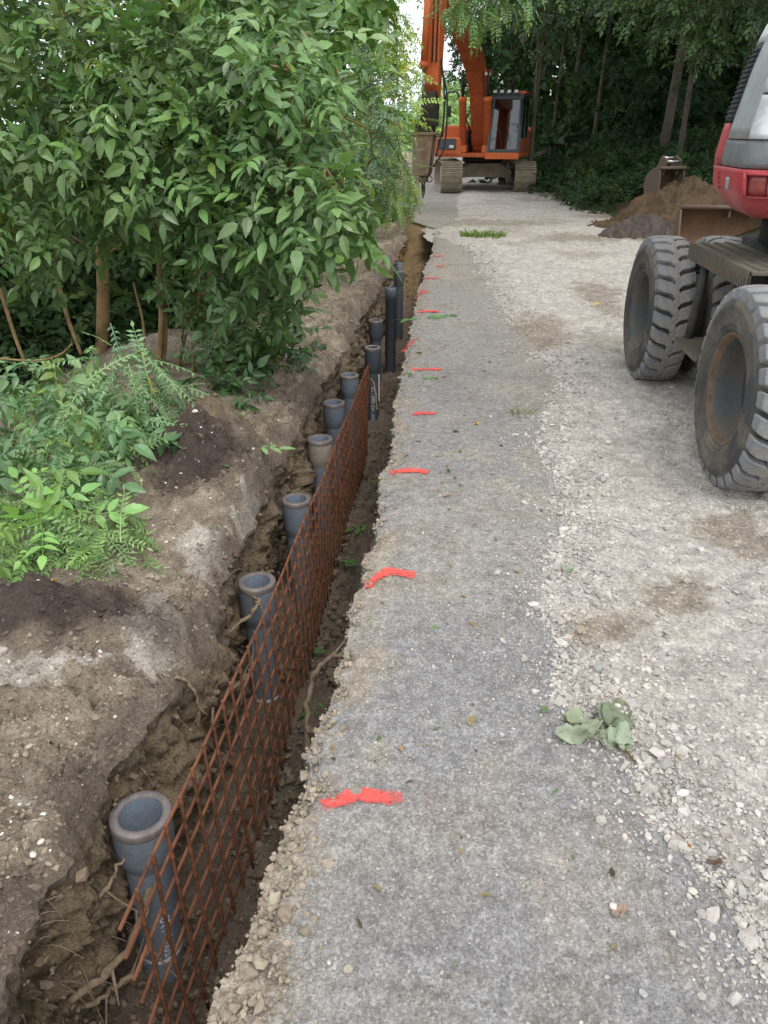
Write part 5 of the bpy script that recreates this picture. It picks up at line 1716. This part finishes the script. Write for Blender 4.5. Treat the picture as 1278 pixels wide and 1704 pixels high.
# far pale trees beyond the meadow
rr0 = np.random.default_rng(88)
for k, (u, vt, Y, w, lb) in enumerate(((748, 120, 75, 3.2, "pale birch-like tree behind the handrail of the orange digger"), (728, 165, 70, 2.6, "pale green low tree beyond the meadow left of the handrail"), (765, 150, 80, 3.0, "pale distant tree seen just left of the orange boom"), (708, 140, 82, 3.4, "pale distant tree seen left of the hammer's hoses"), (790, 140, 84, 3.0, "pale distant tree hidden mostly behind the orange boom"))):
    p = at(u, vt, Y)
    b = (p[0], Y, -.2)
    h_ = p[2]
    cl = [((p[0] + rr0.normal() * w * .35, Y + rr0.normal() * .8, rr0.uniform(.6, h_ - .4)), rr0.uniform(.7, 1.1), 30) for _ in range(16)]
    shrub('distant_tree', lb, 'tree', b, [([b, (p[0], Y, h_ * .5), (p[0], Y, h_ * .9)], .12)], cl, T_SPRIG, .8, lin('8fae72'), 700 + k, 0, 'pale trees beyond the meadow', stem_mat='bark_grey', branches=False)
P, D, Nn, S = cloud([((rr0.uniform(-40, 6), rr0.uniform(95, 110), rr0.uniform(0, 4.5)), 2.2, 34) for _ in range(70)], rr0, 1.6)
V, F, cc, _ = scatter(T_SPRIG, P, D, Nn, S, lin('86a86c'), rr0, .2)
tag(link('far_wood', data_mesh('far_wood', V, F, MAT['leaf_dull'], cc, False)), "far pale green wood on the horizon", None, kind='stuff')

# ------------------------------------------------------------------ grass, sprigs, leaves and stones on the ground
def blades(c, rx, ry, n_, h_, colour, rr_):
    V, F, cc = [], [], []
    for i in range(n_):
        a, q = rr_.uniform(0, 6.28), math.sqrt(rr_.uniform(0, 1))
        p = np.array((c[0] + math.cos(a) * q * rx, c[1] + math.sin(a) * q * ry, c[2]))
        d_ = np.array((math.cos(a), math.sin(a), 0)) * rr_.uniform(.1, .8) + np.array((0, 0, 1))
        l_ = h_ * rr_.uniform(.4, 1.1)
        s_ = np.cross(d_, (rr_.normal(), rr_.normal(), 0))
        s_ = s_ / (np.linalg.norm(s_) + 1e-6) * l_ * .05
        k = len(V)
        m_ = p + d_ * l_ * .55
        e_ = p + d_ * l_ + np.array((d_[0], d_[1], -.35)) * l_ * .3
        V += [p - s_, p + s_, m_ + s_, m_ - s_, e_]
        F += [(k, k + 1, k + 2), (k, k + 2, k + 3), (k + 3, k + 2, k + 4)]
        cc += [np.array(colour) * rr_.uniform(.7, 1.25)] * 5
    return np.array(V), np.array(F), np.array(cc)
def grass_tuft(label, u, v, rx, ry, n_, h_, seed, colour=lin('7f9a45')):
    rr_ = np.random.default_rng(seed)
    p = atz(u, v, 0)
    p = (p[0], p[1], float(max(gravel_z(np.array([p[0]]), np.array([p[1]]))[0], road_z(np.array([p[0]]), np.array([p[1]]))[0])))
    V, F, cc = blades((0, 0, -.01), rx, ry, n_, h_, colour, rr_)
    tag(link('grass_tuft', data_mesh('grass_tuft', V, F, MAT['leaf'], cc), None, p), label, 'grass')
grass_tuft("bright grass tuft lying on the dirt near the trench end", 803, 398, .36, .28, 420, .14, 801)
grass_tuft("grass growing at the foot of the brown heap beside the bucket", 1088, 392, .25, .3, 300, .22, 802)
grass_tuft("pale weed tuft at the edge of the crushed stone, middle of the road", 868, 690, .07, .08, 40, .07, 803, lin('8a9a66'))
for k in range(1):
    rr_ = np.random.default_rng(811)
    c = at(665, 345, 15.6)
    V, F, cc = [], [], []
    off = 0
    for kk in range(60):
        x, y = rr_.uniform(-2.6, -1.25), rr_.uniform(15.9, 22)
        v_, f_, c_ = blades((x, y, -.02 + 0.0), .25, .25, 60, .38, lin('6d9444'), rr_)
        V.append(v_); F.append(f_ + off); cc.append(c_); off += len(v_)
    tag(link('verge_grass', data_mesh('verge_grass', np.concatenate(V), np.concatenate(F), MAT['leaf'], np.concatenate(cc))), "green grass verge beyond the trench end", None, kind='stuff')

def sprig_on_ground(label, spots, templates, size, colour, seed, name='leafy_sprig', cat='sprig'):
    """a few leaves lying together: each leaf is a part"""
    rr_ = np.random.default_rng(seed)
    c0 = np.mean([s_[:3] for s_ in spots], axis=0)
    root = empty(name, tuple(c0))
    tag(root, label, cat)
    for (x, y, z, ang, k) in spots:
        TV, TF, TC = templates[rr_.integers(0, len(templates))]
        V = TV.copy()
        V[:, 2] = V[:, 2] * .5 + .04 * rr_.uniform(0, 1)
        me = data_mesh('leaf', V, TF, MAT['leaf_dull'], np.clip(np.array(colour) * TC[:, None] * rr_.uniform(.85, 1.15), 0, 1))
        o = link('leaf', me, root)
        o.location = (x - c0[0], y - c0[1], z - c0[2] + .006)
        o.rotation_euler = (rr_.uniform(-.15, .25), rr_.uniform(-.2, .2), ang)
        o.scale = (size * k,) * 3
def gz_(x, y):
    return float(max(gravel_z(np.array([x]), np.array([y]))[0], road_z(np.array([x]), np.array([y]))[0]))
def gspots(lst, surf='road'):
    out = []
    for (u, v, ang, k) in lst:
        p = atz(u, v, 0 if surf == 'road' else -.1)
        z = gz_(p[0], p[1]) if surf == 'road' else bank_z(p[0], p[1])
        out.append((p[0], p[1], z, ang, k))
    return out
sprig_on_ground("green leafy sprig lying by the seventh red mark at the trench edge", gspots([(700, 533, 1.2, 1), (712, 533, -.6, 1), (722, 531, -1.3, .9), (735, 526, -1.6, .8)]), T_ELDER, .24, lin('5b8a4c'), 821)
sprig_on_ground("small wilted green sprig just below the fifth red mark", gspots([(688, 628, .8, 1), (700, 632, -1.2, .8)]), T_ELDER, .12, lin('6f8f5c'), 822)
sprig_on_ground("cut leafy twig lying on the bank left of the third pipe", gspots([(395, 808, 1.7, 1), (425, 790, -1.2, 1.1), (410, 800, .3, .7)], 'bank'), T_ELDER, .17, lin('7d9c6a'), 823)
sprig_on_ground("small green leaf pair on the stones right of the second red mark", gspots([(945, 962, -1.0, 1), (958, 965, .9, .8)]), T_ELDER, .075, lin('7f9a7a'), 824)
sprig_on_ground("tiny weeds on the floor of the trench beside the mesh", [(-.58, 4.3, -.93, .4, 1), (-.54, 4.9, -.92, 2.0, 1), (-.6, 3.4, -.93, 1.2, .8), (-.58, 5.6, -.92, -.7, 1), (-.57, 3.0, -.92, 2.6, .9)], T_ELDER, .16, lin('56803f'), 825)

# the wilted butterbur-like leaf clump: broad crumpled leaves, each a part
def broad_leaf(seed, L_, W_):
    rr_ = np.random.default_rng(seed)
    n_, m_ = 13, 11
    V = []
    for i in range(n_):
        t_ = i / (n_ - 1)
        hw = W_ / 2 * (math.sin(math.pi * min(1, t_ * .93 + .05)) ** .6)
        for j in range(m_):
            q = j / (m_ - 1) * 2 - 1
            V.append((hw * q * (1 + .1 * math.sin(7 * t_ + seed)), t_ * L_, 0))
    V = np.array(V)
    z = .018 * fbm(V[:, 0], V[:, 1], 0, 34, 4, seed, .6) + .010 * np.abs(V[:, 0]) / W_ + .01 * np.sin(V[:, 1] / L_ * 5 + seed)
    V[:, 2] = z + .014
    return V, grid_faces(n_, m_)
p0 = atz(1000, 1225, 0.02)
root = empty('wilted_leaf_clump', (p0[0], p0[1], gz_(p0[0], p0[1])))
tag(root, "clump of large wilted grey-green leaves lying across asphalt and stones", 'leaves')
for k, (u, v, ang, L_, W_) in enumerate(((992, 1222, 1.75, .078, .045), (1000, 1212, 1.3, .066, .045), (1005, 1195, -1.3, .055, .05), (998, 1222, -2.2, .062, .056), (1003, 1212, -.6, .045, .045), (1010, 1238, -2.0, .045, .042), (1000, 1202, -1.9, .055, .05), (995, 1222, 2.2, .045, .03))):
    V, F = broad_leaf(900 + k, L_ * 1.65, W_ * 1.5)
    p = atz(u, v, .02)
    c_ = np.array(lin(('98a38e', '949f88', '8c9474', '9daa96', '86947c', '98a590', '8a957a', '929a84')[k]))
    o = link('leaf', data_mesh('leaf', V, F, MAT['leaf_dull'], np.tile(c_, (len(V), 1)) * (1 + .1 * fbm(V[:, 0], V[:, 1], 0, 40, 3, 5)[:, None]), True), root)
    o.location = (p[0] - p0[0], p[1] - p0[1], .004 + .004 * k)
    o.rotation_euler = (.05, 0, ang)
MB().tube(spline([(p0[0] + .02, p0[1] - .02, .025), (p0[0] + .05, p0[1] - .06, .02), (p0[0] + .07, p0[1] - .11, .018)], 8) - np.array(root.location) + np.array((0, 0, .02)), .004, 6).build('stalk', MAT['twig'], root, True)

def litter(label, u, v, colour, size, seed):
    p = atz(u, v, 0)
    V, F = broad_leaf(seed, size, size * .6)
    o = link('fallen_leaf', data_mesh('fallen_leaf', V, F, MAT['leaf_dull'], np.tile(np.array(colour), (len(V), 1)), True), None, (p[0], p[1], gz_(p[0], p[1])), (0, 0, seed))
    tag(o, label, 'leaf', 'fallen leaves on the ground')
litter("curled brown leaf on stones at the lower right", 1198, 1452, lin('7d6358'), .035, 931)
litter("pinkish-brown dry leaf on asphalt beside a pale stone", 1040, 1518, lin('a08a80'), .04, 932)
litter("small orange leaf scrap at the stone edge, lower right", 1143, 1416, lin('c98a4a'), .014, 933)
litter("small yellow leaf on asphalt right of the fourth red mark", 788, 706, lin('cfae4c'), .04, 934)
litter("yellow leaf on the gravel left of the far wheel", 987, 519, lin('cbb04e'), .07, 935)
p = atz(82, 977, -.02)
V, F = broad_leaf(936, .045, .03)
o = link('fallen_leaf', data_mesh('fallen_leaf', V, F, MAT['leaf_dull'], np.tile(np.array(lin('d8b070')), (len(V), 1)), True), None, (p[0], p[1], bank_z(p[0], p[1]) + .01))
tag(o, "pale orange leaf on the dark soil mound at left", 'leaf', 'fallen leaves on the ground')

def stone_thing(label, u, v, size, colour, seed, surf='road', name='stone'):
    rr_ = np.random.default_rng(seed)
    p = atz(u, v, 0 if surf == 'road' else -.1)
    z = gz_(p[0], p[1]) if surf == 'road' else bank_z(p[0], p[1])
    bm = bmesh.new()
    bmesh.ops.create_icosphere(bm, subdivisions=2, radius=1)
    sc_ = rr_.uniform(.7, 1.2, 3) * np.array((1, .85, .6))
    for v_ in bm.verts:
        c = np.array(v_.co)
        k = 1 + .22 * float(fbm(c[0], c[1], c[2], 1.4, 3, seed))
        v_.co = Vector(c * k * sc_ * size)
    me = bpy.data.meshes.new(name)
    bm.to_mesh(me)
    bm.free()
    at_ = me.attributes.new("Col", 'FLOAT_COLOR', 'POINT')
    for d_ in at_.data: d_.color = (*colour, 1)
    me.materials.append(MAT['stone'])
    o = link(name, me, None, (p[0], p[1], z + size * .3), (0, 0, seed))
    tag(o, label, 'stone', 'single stones lying apart')
stone_thing("grey stone lying on the nearest red paint mark", 593, 1322, .016, lin('8f8a80'), 941)
stone_thing("square pale stone on asphalt beside the dry leaf", 1020, 1513, .013, lin('cfc9bd'), 942)
stone_thing("bright white stone at the edge of the gravel", 1132, 1338, .017, lin('e4e2de'), 943)
stone_thing("pale rounded stone on the asphalt below the wilted leaves", 1110, 1402, .014, lin('c4bfb4'), 944)
stone_thing("pale pair stone on dark asphalt near the lower right stones", 1152, 1488, .012, lin('cbc6b8'), 945)
stone_thing("bluish stone alone on the asphalt near the bottom edge", 1070, 1655, .011, lin('a4a8a9'), 946)
stone_thing("tan stone on the asphalt near the rubble edge, bottom", 580, 1612, .012, lin('a89f90'), 947)
stone_thing("white chalk lump on the soil bank, largest of the left bank", 57, 1428, .011, lin('d2cdc4'), 948, 'bank')
stone_thing("white chalk lump high on the bank near the long root", 130, 1234, .009, lin('cfcac0'), 949, 'bank')
stone_thing("white chalk lump at the far left bottom of the bank", 17, 1474, .009, lin('cfcac0'), 950, 'bank')
stone_thing("brown clay lump on the rubble edge near the bottom", 475, 1525, .022, lin('8f8270'), 951, name='clay_lump')

# ------------------------------------------------------------------ roots
def root_thing(label, pts, r0, r1, seed, twigs=3, wob=.012):
    rr_ = np.random.default_rng(seed)
    P = spline(pts, 26)
    P[1:-1] += rr_.normal(size=(24, 3)) * wob * .35
    b = P[0].copy()
    root = empty('root', tuple(b))
    tag(root, label, 'root', 'roots torn open by the trench')
    MB().tube(P - b, np.linspace(r0, r1, 26) * (1 + .15 * rr_.normal(size=26)).clip(.7, 1.3), 8).build('main_root', MAT['root'], root, True)
    for k in range(twigs):
        i = rr_.integers(6, 25)
        d_ = rr_.normal(size=3) * np.array((.5, 1, .8))
        d_ /= np.linalg.norm(d_)
        l_ = rr_.uniform(.05, .16)
        q = [P[i], P[i] + d_ * l_ * .5 + np.array((.01, 0, -.01)), P[i] + d_ * l_ + np.array((.02, 0, -.05 * l_))]
        MB().tube(spline(q, 10) - b, np.linspace(r1 * .7, r1 * .25, 10), 5).build('rootlet', MAT['root'], root, True)
def wl(Y, z, out=.03):
    return (float(edge_l(np.array([Y]))[0]) + .0 + out, Y, z)
root_thing("thick bare root crossing the trench wall at the bottom left", [wl(1.28, -.62, -.02), wl(1.42, -.58, .08), wl(1.58, -.50, .12), wl(1.68, -.45, .10)], .014, .010, 951, 4)
root_thing("splintered root end under the thick root at the bottom left", [wl(1.30, -.70, -.02), wl(1.42, -.70, .08), wl(1.52, -.68, .12)], .010, .007, 952, 5)
root_thing("torn root poking out of the wall left of the nearest pipe", [wl(1.38, -.42, -.03), wl(1.50, -.36, .05), wl(1.60, -.33, .07)], .009, .004, 953, 4)
root_thing("pale forked root hanging down the wall between the two nearest pipes", [wl(2.12, -.13, -.08), wl(2.16, -.14, .02), wl(2.17, -.25, .05), wl(2.15, -.36, .05)], .008, .004, 954, 5)
root_thing("crusty thick root dangling beside the pale forked root", [wl(2.3, -.15, -.04), wl(2.34, -.22, .03), wl(2.32, -.34, .06)], .010, .016, 955, 3)
root_thing("long thin root lying on the bank surface above the nearest pipe", [(*atz(110, 1196, -.1)[:2], -.085), (*atz(160, 1150, -.1)[:2], -.075), (*atz(220, 1118, -.1)[:2], -.075), (*atz(270, 1125, -.1)[:2], -.095)], .006, .005, 956, 2, .004)
root_thing("roots behind the mesh reaching across the wall near second pipe", [wl(2.6, -.30, -.03), wl(2.75, -.30, .08), wl(2.85, -.26, .14), wl(2.95, -.28, .10)], .010, .006, 957, 6)
root_thing("tangled root low behind the mesh left of second pipe", [wl(2.45, -.50, -.03), wl(2.6, -.46, .10), wl(2.75, -.48, .12)], .011, .006, 958, 6)
root_thing("curved torn root sticking out under the asphalt edge into the trench", [(-.38, 2.45, -.22), (-.44, 2.50, -.27), (-.52, 2.48, -.40), (-.53, 2.38, -.58), (-.50, 2.25, -.74)], .010, .012, 959, 6)
root_thing("stub of root on the trench floor beside the curved root", [(-.40, 2.32, -.5), (-.47, 2.34, -.52), (-.52, 2.36, -.53)], .014, .012, 960, 2)
root_thing("thin root across the trench wall by the far inscribed pipe", [(-.62, 6.4, -.55), (-.70, 6.8, -.42), (-.80, 7.0, -.46)], .008, .005, 961, 2)
rr_ = np.random.default_rng(970)
q = MB()
for k in range(150):
    Y = 1.1 * math.exp(rr_.uniform(0, 1) * math.log(5.5))
    z = rr_.uniform(-.75, -.14)
    p = np.array(wl(Y, z, -.03))
    d_ = np.array((rr_.uniform(.3, 1), rr_.normal() * .8, rr_.normal() * .6 - .3))
    d_ /= np.linalg.norm(d_)
    l_ = rr_.uniform(.05, .16)
    q.tube(spline([p, p + d_ * l_ * .5, p + d_ * l_ + np.array((0, 0, -.4 * l_))], 7), np.linspace(.0022, .0008, 7), 4, False)
tag(q.build('rootlets', MAT['root'], None), "fine hair roots fringing the trench wall", None, kind='stuff')

# white strip on the dark inscribed pipe
p = atz(629, 700, -.5)
pp = atz(620, 577, -.20)
o = MB().box(-.006, .006, -.016, .016, -.13, .13, .004).build('plastic_strip', MAT['white'], None, False, (pp[0] + .062, pp[1] - .015, -.60))
tag(o, "white plastic strip hanging beside the inscribed dark pipe", 'strip')

# bits of leaf and straw strewn about
rr_ = np.random.default_rng(990)
n_ = 420
Yq = 1.0 * np.exp(rr_.uniform(0, 1, n_) ** .7 * math.log(11))
side = rr_.uniform(0, 1, n_) < .45
Xq = np.where(side, edge_l(Yq) - .06 - np.abs(rr_.normal(0, .5, n_)), edge_r(Yq) + .05 + np.abs(rr_.normal(0, .55, n_)))
Zq = np.where(side, bank_edge_z(Yq) + bank_h(Xq, Yq, edge_l(Yq) - Xq), np.maximum(gravel_z(Xq, Yq), road_z(Xq, Yq))) + .006
a_ = rr_.uniform(0, 6.28, n_)
D = np.c_[np.cos(a_), np.sin(a_), rr_.normal(0, .15, n_)]
Nn = np.c_[rr_.normal(0, .3, n_), rr_.normal(0, .3, n_), np.ones(n_)]
pal = np.array([lin('6f8a50'), lin('8f7f5f'), lin('7a6a50'), lin('a08f6c'), lin('5f7a48'), lin('574a3a')])
T_BIT = [(*leaflet(1.0, w_, .15, .1), None) for w_ in (.3, .5, .12)]
T_BIT = [(a, b, np.ones(len(a))) for a, b, _ in T_BIT]
V, F, cc, _ = scatter(T_BIT, np.c_[Xq, Yq, Zq], D, Nn, np.clip(rr_.lognormal(math.log(.022), .5, n_), .01, .06) * (.8 + .06 * Yq), pal[rr_.integers(0, 6, n_)], rr_, .25)
tag(link('leaf_litter', data_mesh('leaf_litter', V, F, MAT['leaf_dull'], cc, False)), "bits of leaf and straw strewn over road and bank", None, kind='stuff')
